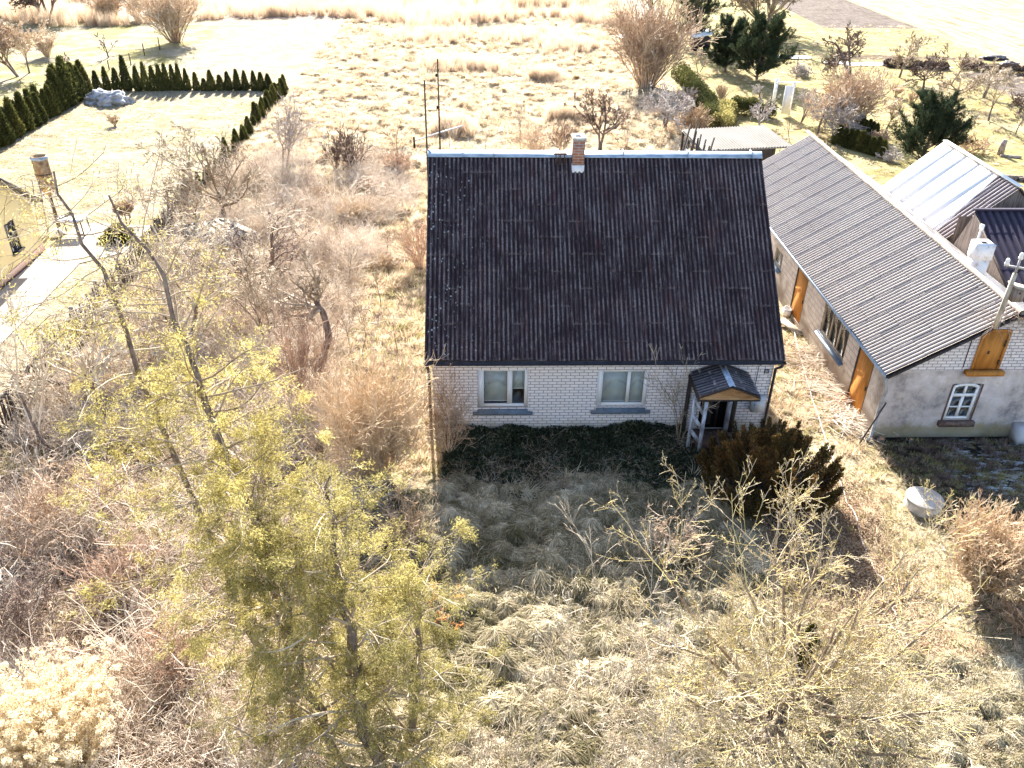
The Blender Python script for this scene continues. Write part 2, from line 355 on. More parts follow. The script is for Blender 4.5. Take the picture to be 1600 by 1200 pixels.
M['litter'] = m_rand('leaf_litter', [(.12, .07, .045), (.34, .23, .14), (.66, .52, .36)], 3.0, .1)
M['long_grass'] = m_rand('long_dry_grass', [(.20, .16, .10), (.44, .37, .24), (.72, .63, .47), (.90, .83, .67)], .9, .45)
M['tussock'] = m_rand('combed_tussock_grass', [(.08, .078, .03), (.24, .205, .115), (.55, .475, .33), (.88, .81, .64)], .7, .4)
M['dry_grass'] = m_rand('short_dry_grass', [(.28, .19, .11), (.66, .53, .37), (.90, .80, .64)], .7, .45)
M['green_grass'] = m_rand('green_dry_grass', [(.24, .22, .07), (.44, .40, .16), (.66, .60, .34)], .7, .35)
M['reed'] = m_rand('reeds', [(.54, .39, .26), (.68, .54, .39), (.78, .66, .52)], .3, .45)
M['bramble'] = m_rand('tangled_dry_stems', [(.22, .14, .09), (.62, .50, .39), (.84, .74, .62), (.90, .84, .75)], .9, .1)
#@@SETTING
# ================================================================ SETTING
def axis_pts(segs):
    out = []
    for a, b, st in segs: out += list(np.arange(a, b, st))
    return np.array(out + [segs[-1][1]])
xs = axis_pts([(-400, -90, 20), (-90, -40, 1.0), (-40, -15, .35), (-15, 14, .14), (14, 50, .35), (50, 100, 1.0), (100, 400, 20)])
ys = axis_pts([(-120, -20, 8), (-20, -13, .5), (-13, 2, .13), (2, 30, .2), (30, 80, .3), (80, 110, .8), (110, 900, 30)])
XX, YY = np.meshgrid(xs, ys); ZZ = ground_h(XX, YY) * (np.abs(XX) < 100) * (YY < 110)
nx_, ny_ = len(xs), len(ys)
idx = np.arange(nx_ * ny_).reshape(ny_, nx_)
Q = np.stack((idx[:-1, :-1], idx[:-1, 1:], idx[1:, 1:], idx[1:, :-1]), -1).reshape(-1, 4)

k = NT('ground_earth_and_grass')
sp = k.n('ShaderNodeSeparateXYZ'); k.link(k.pos(), sp.inputs[0]); X_, Y_, Z_ = sp.outputs
nw = k.math('MULTIPLY_ADD', k.noise(.6, 4, .65), 2.4, -1.2)
Xw = k.math('ADD', X_, nw); Yw = k.math('ADD', Y_, nw)
def rect(x0, x1, y0, y1, s=.6, w=True):
    a, b = (Xw, Yw) if w else (X_, Y_)
    r = k.math('MULTIPLY', k.step(a, x0 - s, x0 + s), k.step(a, x1 + s, x1 - s))
    return k.math('MULTIPLY', r, k.math('MULTIPLY', k.step(b, y0 - s, y0 + s), k.step(b, y1 + s, y1 - s)))
fine = k.noise(9, 5, .7); mid = k.noise(1.6, 5, .65); big = k.noise(.22, 4, .6)
straw = k.ramp(fine, [(.36, (.10, .07, .045)), (.45, (.30, .235, .15)), (.55, (.44, .37, .25)), (.72, (.54, .47, .35))])
soil = k.ramp(fine, [(.3, (.05, .035, .025)), (.5, (.12, .085, .055)), (.7, (.26, .19, .12))])
green = k.ramp(fine, [(.3, (.12, .11, .035)), (.5, (.25, .22, .08)), (.7, (.36, .32, .15))])
lawnc = k.ramp(fine, [(.32, (.16, .125, .075)), (.46, (.29, .25, .17)), (.68, (.42, .37, .29))])
col = k.mix(k.math('MULTIPLY', k.step(mid, .52, .66), .45), straw, soil)
col = k.mix(k.math('MULTIPLY', k.step(big, .5, .62), .25), col, green)
# left lawns and orchard lawn
lw_ = k.mix(k.math('MULTIPLY', k.step(k.noise(.45, 6, .7), .48, .62), .65), lawnc, green)
lw_ = k.mix(k.math('MULTIPLY', k.step(k.noise((.7, 2.2, 1), 5, .75), .56, .68), .8), lw_, soil)
col = k.mix(rect(-27, -13.2, 4, 42.5, .3, False), col, lw_)
far_l = k.mix(k.step(k.noise(.3, 6, .7), .42, .58), lawnc, green)
col = k.mix(rect(-120, -27.1, 8, 73, .3, False), col, far_l); col = k.mix(rect(-27.1, -24, 43.5, 73, 1.5), col, far_l)
orch = k.mix(k.step(k.noise(.5, 5, .7), .35, .6), green, k.ramp(fine, [(.3, (.24, .19, .08)), (.6, (.42, .35, .17))]))
orch = k.mix(k.math('MULTIPLY', k.step(k.noise(.15, 3, .6), .56, .66), .55), orch, straw)
col = k.mix(rect(16.5, 48.5, 17, 130, .8), col, orch); col = k.mix(rect(18, 48.5, 10, 18, .8), col, straw)
# ploughed beds, stubble field
pl = k.ramp(k.noise((3.5, .7, 1), 4, .7), [(.3, (.06, .045, .04)), (.6, (.15, .12, .105))])
col = k.mix(rect(37.8, 48.2, 73.6, 400, .15, False), col, pl)
col = k.mix(rect(41.5, 48.4, 41, 52, .4, False), col, pl); col = k.mix(rect(34, 49, 57.2, 59.0, .3), col, soil)
stub = k.ramp(k.noise((2.2, .12, 1), 4, .65), [(.36, (.22, .17, .10)), (.5, (.34, .28, .19)), (.62, (.44, .37, .27))])
col = k.mix(rect(48.5, 400, 30, 400, .5, False), col, stub)
# reeds belt and dull rough ground at the far edge
rough_ = k.ramp(mid, [(.3, (.16, .12, .10)), (.5, (.30, .24, .19)), (.7, (.44, .36, .29))])
col = k.mix(rect(-120, 22, 75, 400, 1.5), col, rough_)
# left thicket floor, garden, right leaf litter, dark muddy yard before the outbuilding, darker towards its gable
col = k.mix(k.math('MULTIPLY', rect(-13.2, -1.2, -20, 12, 1.2), k.step(k.noise(.8, 4, .6), .3, .55)), col, k.ramp(fine, [(.35, (.05, .035, .028)), (.5, (.20, .14, .10)), (.68, (.46, .36, .27))]))
col = k.mix(k.math('MULTIPLY', rect(-13.2, -.5, 10, 26, 1.2), k.step(k.noise(.7, 4, .6), .4, .6)), col, k.ramp(fine, [(.3, (.12, .085, .04)), (.5, (.27, .21, .11)), (.7, (.45, .37, .23))]))
col = k.mix(rect(8.2, 11.6, -9, -3.2, .6), col, k.ramp(k.noise(22, 4, .7), [(.35, (.07, .035, .025)), (.5, (.26, .15, .09)), (.68, (.50, .36, .24))]))
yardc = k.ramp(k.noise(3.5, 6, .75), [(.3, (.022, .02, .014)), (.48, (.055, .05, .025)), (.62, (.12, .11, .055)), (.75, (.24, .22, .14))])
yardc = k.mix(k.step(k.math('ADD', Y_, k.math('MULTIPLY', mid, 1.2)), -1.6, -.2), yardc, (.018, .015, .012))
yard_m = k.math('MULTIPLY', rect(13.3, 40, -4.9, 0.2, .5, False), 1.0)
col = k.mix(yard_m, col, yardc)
ice = k.math('MULTIPLY', rect(15.2, 22, -3.4, -.9, .5), k.step(k.noise((2.2, 5, 1), 5, .7), .50, .56))
col = k.mix(ice, col, (.58, .64, .74))
# soil painted darker as gap shade between tussocks; then ground under the ivy
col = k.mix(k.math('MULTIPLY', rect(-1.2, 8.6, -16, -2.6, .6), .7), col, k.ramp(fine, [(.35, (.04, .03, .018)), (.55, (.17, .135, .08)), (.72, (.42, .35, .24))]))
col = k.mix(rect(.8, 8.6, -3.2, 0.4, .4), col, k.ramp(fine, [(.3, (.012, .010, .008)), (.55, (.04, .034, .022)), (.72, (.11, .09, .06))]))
mot = k.math('MULTIPLY', k.noise(.55, 6, .75), k.math('MULTIPLY_ADD', mid, .6, .7)); col = k.mix(.85, col, k.ramp(mot, [(.34, (.52, .46, .38)), (.47, (.84, .82, .78)), (.58, (1, 1, 1))]), 'MULTIPLY')
k.link(k.mix(ice, (.9,) * 3, (.25,) * 3), k.b.inputs['Roughness'])
h = k.math('ADD', k.math('MULTIPLY', fine, .6), k.math('MULTIPLY', mid, 1.6))
k.bump(h, .9, .12)
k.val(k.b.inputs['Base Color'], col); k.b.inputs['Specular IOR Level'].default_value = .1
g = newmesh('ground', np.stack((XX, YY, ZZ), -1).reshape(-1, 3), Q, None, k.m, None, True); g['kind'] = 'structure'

def sheet(name, pts, z, mat, h=True):
    """a thin ground sheet from an outline, finely fanned so that it follows the ground"""
    p = np.array(pts, float); c = p.mean(0); mb = MB(); n = len(p)
    p = np.vstack([p[i] * (1 - f) + p[(i + 1) % len(p)] * f for i in range(len(p)) for f in np.linspace(0, 1, max(2, int(np.linalg.norm(p[i] - p[(i + 1) % len(p)]) / .4)), endpoint=False)]); n = len(p)
    rings = [c + (p - c) * t for t in np.linspace(1, .04, 16)]
    V = np.vstack(rings + [c[None]]); zz = (ground_h(V[:, 0], V[:, 1]) if h else 0) + z
    Qd = [(i * n + j, i * n + (j + 1) % n, (i + 1) * n + (j + 1) % n, (i + 1) * n + j) for i in range(15) for j in range(n)]
    T = [(15 * n + j, 15 * n + (j + 1) % n, 16 * n) for j in range(n)]
    mb.add(np.column_stack((V, zz if h else np.full(len(V), z))), Qd, T)
    o = mb.build(name, mat, None, True); o['kind'] = 'structure'; return o
def blob(rng, cx, cy, rx, ry, n=28, j=.18):
    a = np.arange(n) / n * 2 * np.pi; r = 1 + j * rng.normal(size=n); r = (r + np.roll(r, 1) + np.roll(r, -1)) / 3
    return np.column_stack((cx + rx * r * np.cos(a), cy + ry * r * np.sin(a)))
rg = np.random.default_rng(5)
pathm = m_simple('concrete_path', (.24, .21, .185), (.38, .345, .31), 1.3, .9, .2, bump=.2)
for pq in ([(-17.65, 0), (-15.5, 0), (-15.6, 12.4), (-17.65, 12.4)], [(-17.65, 12.41), (-15.6, 12.41), (-14.2, 13.6), (-14.0, 16.8), (-17.3, 17.0), (-17.65, 14.5)]):
    q = np.array(pq); n_ = 30; w_ = MB(); u_, v_ = np.meshgrid(np.linspace(q[:, 0].min(), q[:, 0].max(), n_), np.linspace(q[:, 1].min(), q[:, 1].max(), n_))
    sheet('path', pq, .03, pathm, True)
snow = m_simple('old_snow', (.62, .64, .70), (.82, .83, .86), 3, .6, .3)
for c in [(1240, 90, 1.9, .7), (1352, 101, 2.4, .8), (1305, 98, 1.2, .4), (1450, 106, 2.3, .5), (978, 28, 1.6, 1.6), (975, 57, 1.3, .8)]:
    p = G(c[0], c[1]); sheet('snow_patch', blob(rg, p[0], p[1], c[2], c[3]), .07, snow)

# ================================================================ BUILDINGS
def wallgrid(mb, axis, const, u0, u1, z0, z1, holes, depth):
    """flat wall with openings (u0,u1,z0,z1); reveals go inwards by depth (signed)"""
    us = sorted({u0, u1, *[h[0] for h in holes], *[h[1] for h in holes]}); zs = sorted({z0, z1, *[h[2] for h in holes], *[h[3] for h in holes]})
    def P(u, z, d=0): return (u, const + d, z) if axis == 'y' else (const + d, u, z)
    for a, b in zip(us, us[1:]):
        for c, d in zip(zs, zs[1:]):
            if not any(h[0] <= a and b <= h[1] and h[2] <= c and d <= h[3] for h in holes):
                mb.quad(P(a, c), P(b, c), P(b, d), P(a, d))
    for a, b, c, d in holes:
        mb.quad(P(a, c), P(a, d), P(a, d, depth), P(a, c, depth)); mb.quad(P(b, c), P(b, d), P(b, d, depth), P(b, c, depth))
        mb.quad(P(a, c), P(b, c), P(b, c, depth), P(a, c, depth)); mb.quad(P(a, d), P(b, d), P(b, d, depth), P(a, d, depth))

class Sheets(MB):
    def build(s, name, mat, parent=None, smooth=True):
        o = MB.build(s, name, mat, parent, smooth)
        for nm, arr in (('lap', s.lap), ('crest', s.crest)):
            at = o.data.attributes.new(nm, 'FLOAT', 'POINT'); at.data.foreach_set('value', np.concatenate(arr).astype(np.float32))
        return o
def corrugated(ax, r0, r1, e_s, e_z, t_s, t_z, period, amp, lap=1.1, step=.012, seg=8, jag=0, seed=1, width=1.0):
    """sheet roof: ridge runs along axis ax from r0 to r1; slope goes from eave (s=e_s,z=e_z) to ridge (t_s,t_z)"""
    rng = np.random.default_rng(seed); L = math.hypot(t_s - e_s, t_z - e_z)
    nz = np.array((-(t_z - e_z), (t_s - e_s))) / L
    if nz[1] < 0: nz = -nz
    mb = Sheets(); mb.lap = []; mb.crest = []
    wd = max(1, round(width / period)) * period; nc = max(1, int(math.ceil((r1 - r0) / wd - .05)))
    for c in range(nc):
        u0 = r0 + c * wd; u1 = min(r1, u0 + wd) if c < nc - 1 else r1
        n = int((u1 - u0) / period * seg) + 2; u = np.linspace(u0, u1, n); wc = np.cos((u - r0) / period * 2 * np.pi)
        b = [0.0] + list(np.arange(lap * (.5 if c % 2 else 1), L - .2, lap)) + [L]
        for i in range(len(b) - 1):
            lo = b[i] + rng.normal() * jag; hi = min(L, b[i + 1] + .12); jit = rng.normal() * .0015 + (.001 if c % 2 else 0)
            rows = []; lp = []
            for m, (t, off, l_) in enumerate(((lo, step - .012, 1), (lo, step, 1), (lo + .03, step, .5), (lo + .09, step * .95, 0), (hi, 0, 0))):
                hh = amp * wc + off + jit
                s_ = e_s + (t_s - e_s) * t / L + nz[0] * hh; z_ = e_z + (t_z - e_z) * t / L + nz[1] * hh
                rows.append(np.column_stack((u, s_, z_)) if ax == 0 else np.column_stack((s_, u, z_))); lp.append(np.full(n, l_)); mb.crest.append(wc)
            ii = np.arange(5 * n).reshape(5, n); mb.lap += lp
            mb.add(np.vstack(rows), np.stack((ii[:-1, :-1], ii[:-1, 1:], ii[1:, 1:], ii[1:, :-1]), -1).reshape(-1, 4))
    return mb
def roofplate(ax, r0, r1, e_s, e_z, t_s, t_z, t=.05, drop=.035):
    """boarding under the sheets, closes the roof from below and at the verges"""
    mb = MB()
    if ax == 0: p = [(r0, e_s, e_z - drop), (r1, e_s, e_z - drop), (r1, t_s, t_z - drop), (r0, t_s, t_z - drop)]
    else: p = [(e_s, r0, e_z - drop), (e_s, r1, e_z - drop), (t_s, r1, t_z - drop), (t_s, r0, t_z - drop)]
    return mb.slab(p, (0, 0, -t))
def window(parent, axis, const, a, b, c, d, frames, panes, mat=None, depth=.05, name='window'):
    """frames/panes: lists of (a,b,c,d) rectangles; returns the window part with panes as sub-parts"""
    fr = MB()
    for f in frames:
        if axis == 'y': fr.box(f[0], f[1], const, const + depth, f[2], f[3])
        else: fr.box(const, const + depth, f[0], f[1], f[2], f[3])
    w = fr.build(name, mat or M['white_paint'], parent)
    for p in panes:
        mb = MB(); e = const + depth * .6
        if axis == 'y': mb.box(p[0], p[1], e, e + .006, p[2], p[3])
        else: mb.box(e, e + .006, p[0], p[1], p[2], p[3])
        mb.build('pane', M['glass'], w)
    return w

# ---- the main house
EZ, EY, RZ, RY = 2.765, -.42, 7.158, 4.713; SL = (RZ - EZ) / (RY - EY); BY = 2 * RY
H = thing('brick_house', (5, RY, 0), 'white brick house with a dark corrugated roof and small porch, in the middle', 'house')
w1 = (1.30, 2.80, .90, 2.22); w2 = (4.84, 6.34, .92, 2.18); dr = (8.0, 8.92, .05, 2.1)
mb = MB(); wallgrid(mb, 'y', 0, 0, 10, -.1, 3.0, [w1, w2, dr], .14)
for x in (0, 10):
    mb.quad((x, 0, -.1), (x, BY, -.1), (x, BY, 3.0), (x, 0, 3.0)); mb.tri((x, 0, 3.0), (x, BY, 3.0), (x, RY, 3.0 + SL * RY))
mb.quad((0, BY, -.1), (10, BY, -.1), (10, BY, 3.0), (0, BY, 3.0))
mb.build('wall', M['white_brick'], H)
for h_ in (w1, w2, dr): MB().box(h_[0] - .1, h_[1] + .1, .30, 1.2, h_[2] - .2, h_[3] + .2).build('interior', M['dark'], H)
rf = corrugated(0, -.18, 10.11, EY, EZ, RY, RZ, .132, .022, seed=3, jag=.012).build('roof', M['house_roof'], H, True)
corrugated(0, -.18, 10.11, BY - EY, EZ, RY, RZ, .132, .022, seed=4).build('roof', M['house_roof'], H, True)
pt = roofplate(0, -.17, 10.10, EY + .03, EZ, RY, RZ); 
m2 = roofplate(0, -.17, 10.10, BY - EY - .03, EZ, RY, RZ); pt.add(np.vstack(m2.V), np.vstack(m2.Q))
pt.build('roof_boards', M['dkwood'], H)
m2 = MB(); m2.slab([(-.2, RY - .17, RZ - .09), (10.13, RY - .17, RZ - .09), (10.13, RY, RZ + .075), (-.2, RY, RZ + .075)], (0, 0, -.01))
m2.slab([(-.2, RY + .17, RZ - .09), (10.13, RY + .17, RZ - .09), (10.13, RY, RZ + .075), (-.2, RY, RZ + .075)], (0, 0, -.01))
for x in np.arange(1.8, 10, 2.0): m2.box(x, x + .02, RY - .185, RY + .185, RZ - .1, RZ + .08)
m2.build('ridge_cap', M['zinc'], H)
# gutter and downpipes
a = np.linspace(math.pi, 2 * math.pi, 9)
sec = [(EY - .07 + .07 * math.cos(t), EZ - .05 + .07 * math.sin(t)) for t in a]
mb = MB()
for (y0, z0), (y1, z1) in zip(sec, sec[1:]):
    mb.quad((-.2, y0, z0), (10.13, y0, z0), (10.13, y1, z1), (-.2, y1, z1))
for x in (-.2, 10.13): mb.add([(x, y, z) for y, z in sec], None, [(0, i, i + 1) for i in range(1, 8)])
mb.box(-.17, 10.1, EY + .01, EY + .03, EZ - .16, EZ - .03)
mb.build('gutter', M['gutter'], H)
for x, y in ((-.1, -.06), (10.04, -.06)):
    s_ = -1 if x < 0 else 1
    MB().tube([(x + .06 * s_ * 0, EY - .07, EZ - .1), (x, EY - .05, EZ - .2), (x, y, EZ - .52), (x, y, .12), (x, y - .15, .02)], .045, 8).build('downpipe', M['gutter'], H, True)
# windows
def house_window(w, pr, blinds, nm='window'):
    x0, x1, z0, z1 = w; f = []; p = []
    f.append((x0, pr[0][0], z0, z1)); f.append((pr[0][1], pr[1][0], z0 + .1, z1 - .07)); f.append((pr[1][1], x1, z0, z1))
    f.append((pr[0][0], pr[1][1], z0, z0 + .1)); f.append((pr[0][0], pr[1][1], z1 - .07, z1))
    w_ = window(H, 'y', .04, *w, f, [(q[0], q[1], z0 + .1, z1 - .07) for q in pr])
    for q, bl in zip(pr, blinds):
        MB().box(q[0] - .01, q[1] + .01, .105, .111, z0 + .1 + bl, z1 - .06).build('blind', M['blind'], w_)
        MB().box(q[0], q[1], .10, .115, z0 + .08 + bl, z0 + .1 + bl).build('blind_rail', M['white_paint'], w_)
    return w_
house_window(w1, ((1.49, 2.18), (2.33, 2.69)), (.09, .52))
house_window(w2, ((5.0, 5.72), (5.82, 6.22)), (.03, .03))
for w in (w1, w2):
    mb = MB(); mb.slab([(w[0] - .0, .04, w[2] + .005), (w[1] + .0, .04, w[2] + .005), (w[1] + .0, -.06, w[2] - .13), (w[0] - .0, -.06, w[2] - .13)], (0, -.004, -.02))
    mb.box(w[0] - .14, w[1] + .15, -.09, -.004, w[2] - .22, w[2] - .14); mb.build('sill', M['sill'], H)
# door in the porch
d_ = MB().box(8.0, 8.92, .09, .13, .06, 2.09).build('door', M['dark'], H)
MB().box(8.1, 8.4, .05, .085, .2, 2.0).box(8.55, 8.6, .06, .088, .1, 2.0).build('door_panel', M['dkwood'], d_)
MB().box(8.80, 8.90, -.20, .0, .06, 2.05).build('door_frame', M['old_white'], d_)
MB().box(8.93, 9.04, -.22, -.003, .06, 2.1).build('door_post', M['dkwood'], H)
MB().box(7.8, 9.05, -.9, -.04, -.05, .10).build('doorstep', M['plinth'], H)
# chimney
Ct = MB(); Ct.box(4.215, 4.565, 4.2, 4.66, 6.9, 7.68); ch = Ct.build('chimney', M['red_brick'], rf)
MB().box(4.205, 4.575, 4.19, 4.67, 6.55, 6.93).build('chimney_base', M['lime'], ch)
mb = MB(); mb.box(4.19, 4.59, 4.18, 4.32, 7.68, 7.75).box(4.19, 4.59, 4.54, 4.68, 7.68, 7.75).box(4.19, 4.30, 4.32, 4.54, 7.68, 7.75).box(4.46, 4.59, 4.32, 4.54, 7.68, 7.75)
mb.build('chimney_cap', M['cement'], ch)
MB().box(4.30, 4.46, 4.32, 4.54, 7.60, 7.69).build('flue', M['dark'], ch)
mb = MB()
for x in (3.72, 3.85, 3.98): mb.bar((x, 4.42, 6.85), (x, 4.42, 7.22), .03)
mb.box(3.66, 4.04, 4.36, 4.5, 7.2, 7.23); mb.build('roof_step', M['iron'], rf)
# wall bits
np_ = MB().box(9.74, 9.88, -.016, -.003, 2.06, 2.2).build('house_number', M['plate'], H)
def text_part(body, loc, size, mat, parent, rot=(math.pi / 2, 0, 0), ext=.002, name='number'):
    cu = bpy.data.curves.new(name, 'FONT'); cu.body = body; cu.size = size; cu.extrude = ext; cu.align_x = 'CENTER'; cu.align_y = 'CENTER'
    t = bpy.data.objects.new(name, cu); C.objects.link(t); bpy.context.view_layer.update()
    me = bpy.data.meshes.new_from_object(t.evaluated_get(bpy.context.evaluated_depsgraph_get())); bpy.data.objects.remove(t)
    o = bpy.data.objects.new(name, me); C.objects.link(o); me.materials.append(mat); o.rotation_euler = rot
    l = Vector(loc); a = parent
    while a is not None: l = l - a.location; a = a.parent
    o.location = l; o.parent = parent; return o
text_part('31', (9.81, -.018, 2.13), .12, M['white_paint'], np_)
mt = MB().box(9.50, 9.90, -.20, -.003, .80, 1.26).build('meter_box', M['grey_box'], H)
MB().slab([(9.48, -.22, 1.265), (9.92, -.22, 1.265), (9.92, -.003, 1.32), (9.48, -.003, 1.32)], (0, 0, -.015)).build('meter_lid', M['grey_box'], mt)
MB().tri((9.66, -.204, 1.0), (9.72, -.204, 1.0), (9.69, -.204, 1.055)).build('warning_mark', m_simple('warning_yellow', (.7, .55, .05), (.75, .6, .08)), mt)
MB().box(9.56, 9.585, -.212, -.2, 1.05, 1.08).build('lock', M['dark'], mt)
MB().tube([(9.55, -.02, 1.3), (9.55, -.02, 2.3), (9.62, -.02, 2.38), (9.95, -.02, 2.36)], .008, 5).build('cable', M['dark'], H)
# porch: canopy on posts with a white open-work side
PX, PY, PZ = 8.40, -1.38, 2.46
for s_, xe, ze in ((-1, 7.52, 2.12), (1, 9.26, 2.10)):
    corrugated(1, PY, -.02, xe, ze, PX, PZ, .132, .017, lap=.5, seg=6, seed=9 + s_).build('porch_roof', M['porch_roof'], H, True)
    roofplate(1, PY + .01, -.02, xe, ze, PX, PZ, .03, .03).build('porch_boards', M['dkwood'], H)
mb = MB(); mb.slab([(PX - .09, PY - .01, PZ + .0), (PX, PY - .01, PZ + .05), (PX, -.02, PZ + .05), (PX - .09, -.02, PZ + .0)], (0, 0, -.008)); mb.slab([(PX + .09, PY - .01, PZ + .0), (PX, PY - .01, PZ + .05), (PX, -.02, PZ + .05), (PX + .09, -.02, PZ + .0)], (0, 0, -.008))
mb.build('porch_ridge', M['zinc'], H)
mb = MB(); mb.add([(7.54, PY + .02, 2.03), (9.24, PY + .02, 2.01), (9.24, PY + .02, 2.08), (PX, PY + .02, 2.43), (7.54, PY + .02, 2.10), (7.54, PY + .05, 2.03), (9.24, PY + .05, 2.01), (9.24, PY + .05, 2.08), (PX, PY + .05, 2.43), (7.54, PY + .05, 2.10)],
    [(0, 1, 6, 5), (1, 2, 7, 6), (2, 3, 8, 7), (3, 4, 9, 8), (4, 0, 5, 9)], [(0, 1, 2), (0, 2, 3), (0, 3, 4)]); mb.build('porch_fascia', M['fascia'], H)
mb = MB(); mb.box(7.5, 9.28, PY + .06, PY + .13, 1.93, 2.02); mb.box(7.5, 7.57, PY + .13, -.02, 1.96, 2.04); mb.box(9.2, 9.27, PY + .13, -.02, 1.94, 2.02); mb.build('porch_beam', M['dkwood'], H)
MB().box(7.52, 7.62, -.12, -.01, 0, 1.95).build('post', M['dkwood'], H)
PL = ((7.50, -1.02), (7.78, -1.24))
for x, y in PL:
    MB().box(x - .045, x + .045, y - .045, y + .045, -.3, 1.95).build('post', M['old_white'], H)
for z in (.42, .92, 1.42):
    MB().bar((PL[0][0], PL[0][1] - .03, z + .36), (PL[1][0], PL[1][1] + .03, z), .03, .11, up=(0, 0, 1)).build('open_work_board', M['old_white'], H)

# ---- the long outbuilding
OX0, OX1, ORX, ORZ = 13.28, 19.4, 16.335, 4.366; OE, OEX = 2.36, 13.06; OY0, OY1 = -.416, 16.8
OSL = (ORZ - OE) / (ORX - OEX)
B = thing('outbuilding', (ORX, 8, 0), 'long outbuilding with ribbed grey roof and ochre doors, right of the house', 'outbuilding')
wz = OE + OSL * (OX0 - OEX) - .06
doors = [(13.9, 15.0, .15, 2.0), (6.55, 7.75, .15, 2.1), (.55, 1.72, .1, 2.12)]
wins = [(2.55, 4.75, .92, 2.12), (9.4, 10.3, 1.1, 1.75)]
mb = MB(); wallgrid(mb, 'x', OX0, OY0, OY1, -.1, wz, doors + wins, .12); mb.quad((OX1, OY0, -.1), (OX1, OY1, -.1), (OX1, OY1, wz), (OX1, OY0, wz))
mb.build('side_wall', M['side_wall'], B)
hat = (15.62, 16.40, 2.44, 3.72); ww = (15.30, 16.14, .64, 1.92)
mb = MB(); wallgrid(mb, 'y', OY0, OX0, OX1, -.1, wz, [(ww[0], ww[1], ww[2], ww[3])], .12)
xl = lambda z: OX0 + (z - wz) / OSL
za = ORZ - .06
mb.tri((OX0, OY0, wz), (OX1, OY0, wz), (ORX, OY0, za))
mb.build('gable_wall', M['gable_wall'], B)
mb = MB(); mb.quad((OX0, OY1, -.1), (OX1, OY1, -.1), (OX1, OY1, wz), (OX0, OY1, wz)); mb.tri((OX0, OY1, wz), (OX1, OY1, wz), (ORX, OY1, za)); mb.build('back_wall', M['gable_wall'], B)
MB().box(OX0 + .2, OX1 - .2, OY0 + .2, OY1 - .2, -.05, 1.9).build('interior', M['dark'], B)
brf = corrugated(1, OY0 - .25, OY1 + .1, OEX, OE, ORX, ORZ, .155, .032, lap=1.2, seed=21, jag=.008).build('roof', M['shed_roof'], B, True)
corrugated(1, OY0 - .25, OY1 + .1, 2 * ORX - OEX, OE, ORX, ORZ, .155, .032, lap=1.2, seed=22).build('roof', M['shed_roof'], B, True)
m1 = roofplate(1, OY0 - .24, OY1 + .09, OEX + .03, OE, ORX, ORZ, .05, .05); m2 = roofplate(1, OY0 - .24, OY1 + .09, 2 * ORX - OEX - .03, OE, ORX, ORZ, .05, .05); m1.add(np.vstack(m2.V), np.vstack(m2.Q)); m1.build('roof_boards', M['dkwood'], B)
rd = MB(); ysr = np.arange(OY0 - .27, OY1 + .2, .9)
for i, y in enumerate(ysr):
    dz = .006 * ((i * 7) % 3)
    rd.tube([(ORX, y, ORZ + .03 + dz), (ORX, y + .94, ORZ + .04 + dz)], .075, 12, False)
rd.build('ridge_cap', m_simple('mossy_ridge_tiles', (.36, .29, .24), (.62, .54, .46), 6, .9, .1, bump=.4), brf, True)
mb = MB(); mb.bar((OEX - .03, OY0 - .25, OE - .03), (OEX - .03, OY1 + .1, OE - .03), .03, .09); mb.build('eaves_board', M['zinc'], B)
mb = MB(); mb.bar((OEX + .02, OY0 - .27, OE - .055), (ORX, OY0 - .27, ORZ - .055), .03, .12, up=(0, 1, 0)); mb.bar((2 * ORX - OEX, OY0 - .27, OE - .055), (ORX, OY0 - .27, ORZ - .055), .03, .12, up=(0, 1, 0)); mb.build('verge_board', M['dkwood'], B)
for i, (a0, a1, c0, c1) in enumerate(doors):
    dd = MB(); n = 1
    dd.box(OX0 + .03, OX0 + .07, a0, a1, c0, c1)
    d1 = dd.build('door', M['orange_door'], B)
    MB().box(OX0 + .012, OX0 + .03, a0, a0 + .07, c0, c1).box(OX0 + .012, OX0 + .03, a1 - .07, a1, c0, c1).box(OX0 + .012, OX0 + .03, a0 + .07, a1 - .07, c1 - .07, c1).build('door_frame', M['dkwood'] if i else M['orange_door'], d1)
    MB().box(OX0 - .02, OX0 + .012, a0 + .1, a0 + .14, 1.0, 1.12).build('handle', M['iron'], d1)
def bars(a, b, c, d, cols, rows=1, t=.05):
    f = [(a, a + t, c, d), (b - t, b, c, d), (a + t, b - t, c, c + t), (a + t, b - t, d - t, d)]; p = []
    for i in range(cols):
        u0 = a + t + (b - a - 2 * t) * i / cols; u1 = a + t + (b - a - 2 * t) * (i + 1) / cols
        if i: f.append((u0 - t / 2, u0 + t / 2, c + t, d - t))
        for j in range(rows):
            p.append((u0 + t / 2, u1 - t / 2, c + t + (d - c - 2 * t) * j / rows, c + t + (d - c - 2 * t) * (j + 1) / rows))
    for j in range(1, rows):
        zc = c + t + (d - c - 2 * t) * j / rows; f.append((a + t, b - t, zc - t * .35, zc + t * .35))
    return f, p
f, p = bars(*wins[0], 3, 1, .06); window(B, 'x', OX0 + .03, *wins[0], f, p, M['palewood'])
f, p = bars(*wins[1], 1, 1, .06); window(B, 'x', OX0 + .03, *wins[1], f, p, M['palewood'])
for w in wins:
    mb = MB(); mb.slab([(OX0 + .03, w[0] - .1, w[2] + .01), (OX0 + .03, w[1] + .1, w[2] + .01), (OX0 - .13, w[1] + .1, w[2] - .1), (OX0 - .13, w[0] - .1, w[2] - .1)], (0, 0, -.025)); mb.build('sill', M['sill'], B)
h1 = MB().box(hat[0], hat[1], OY0 - .03, OY0 - .003, hat[2], hat[3]).build('hatch', M['orange_door'], B)
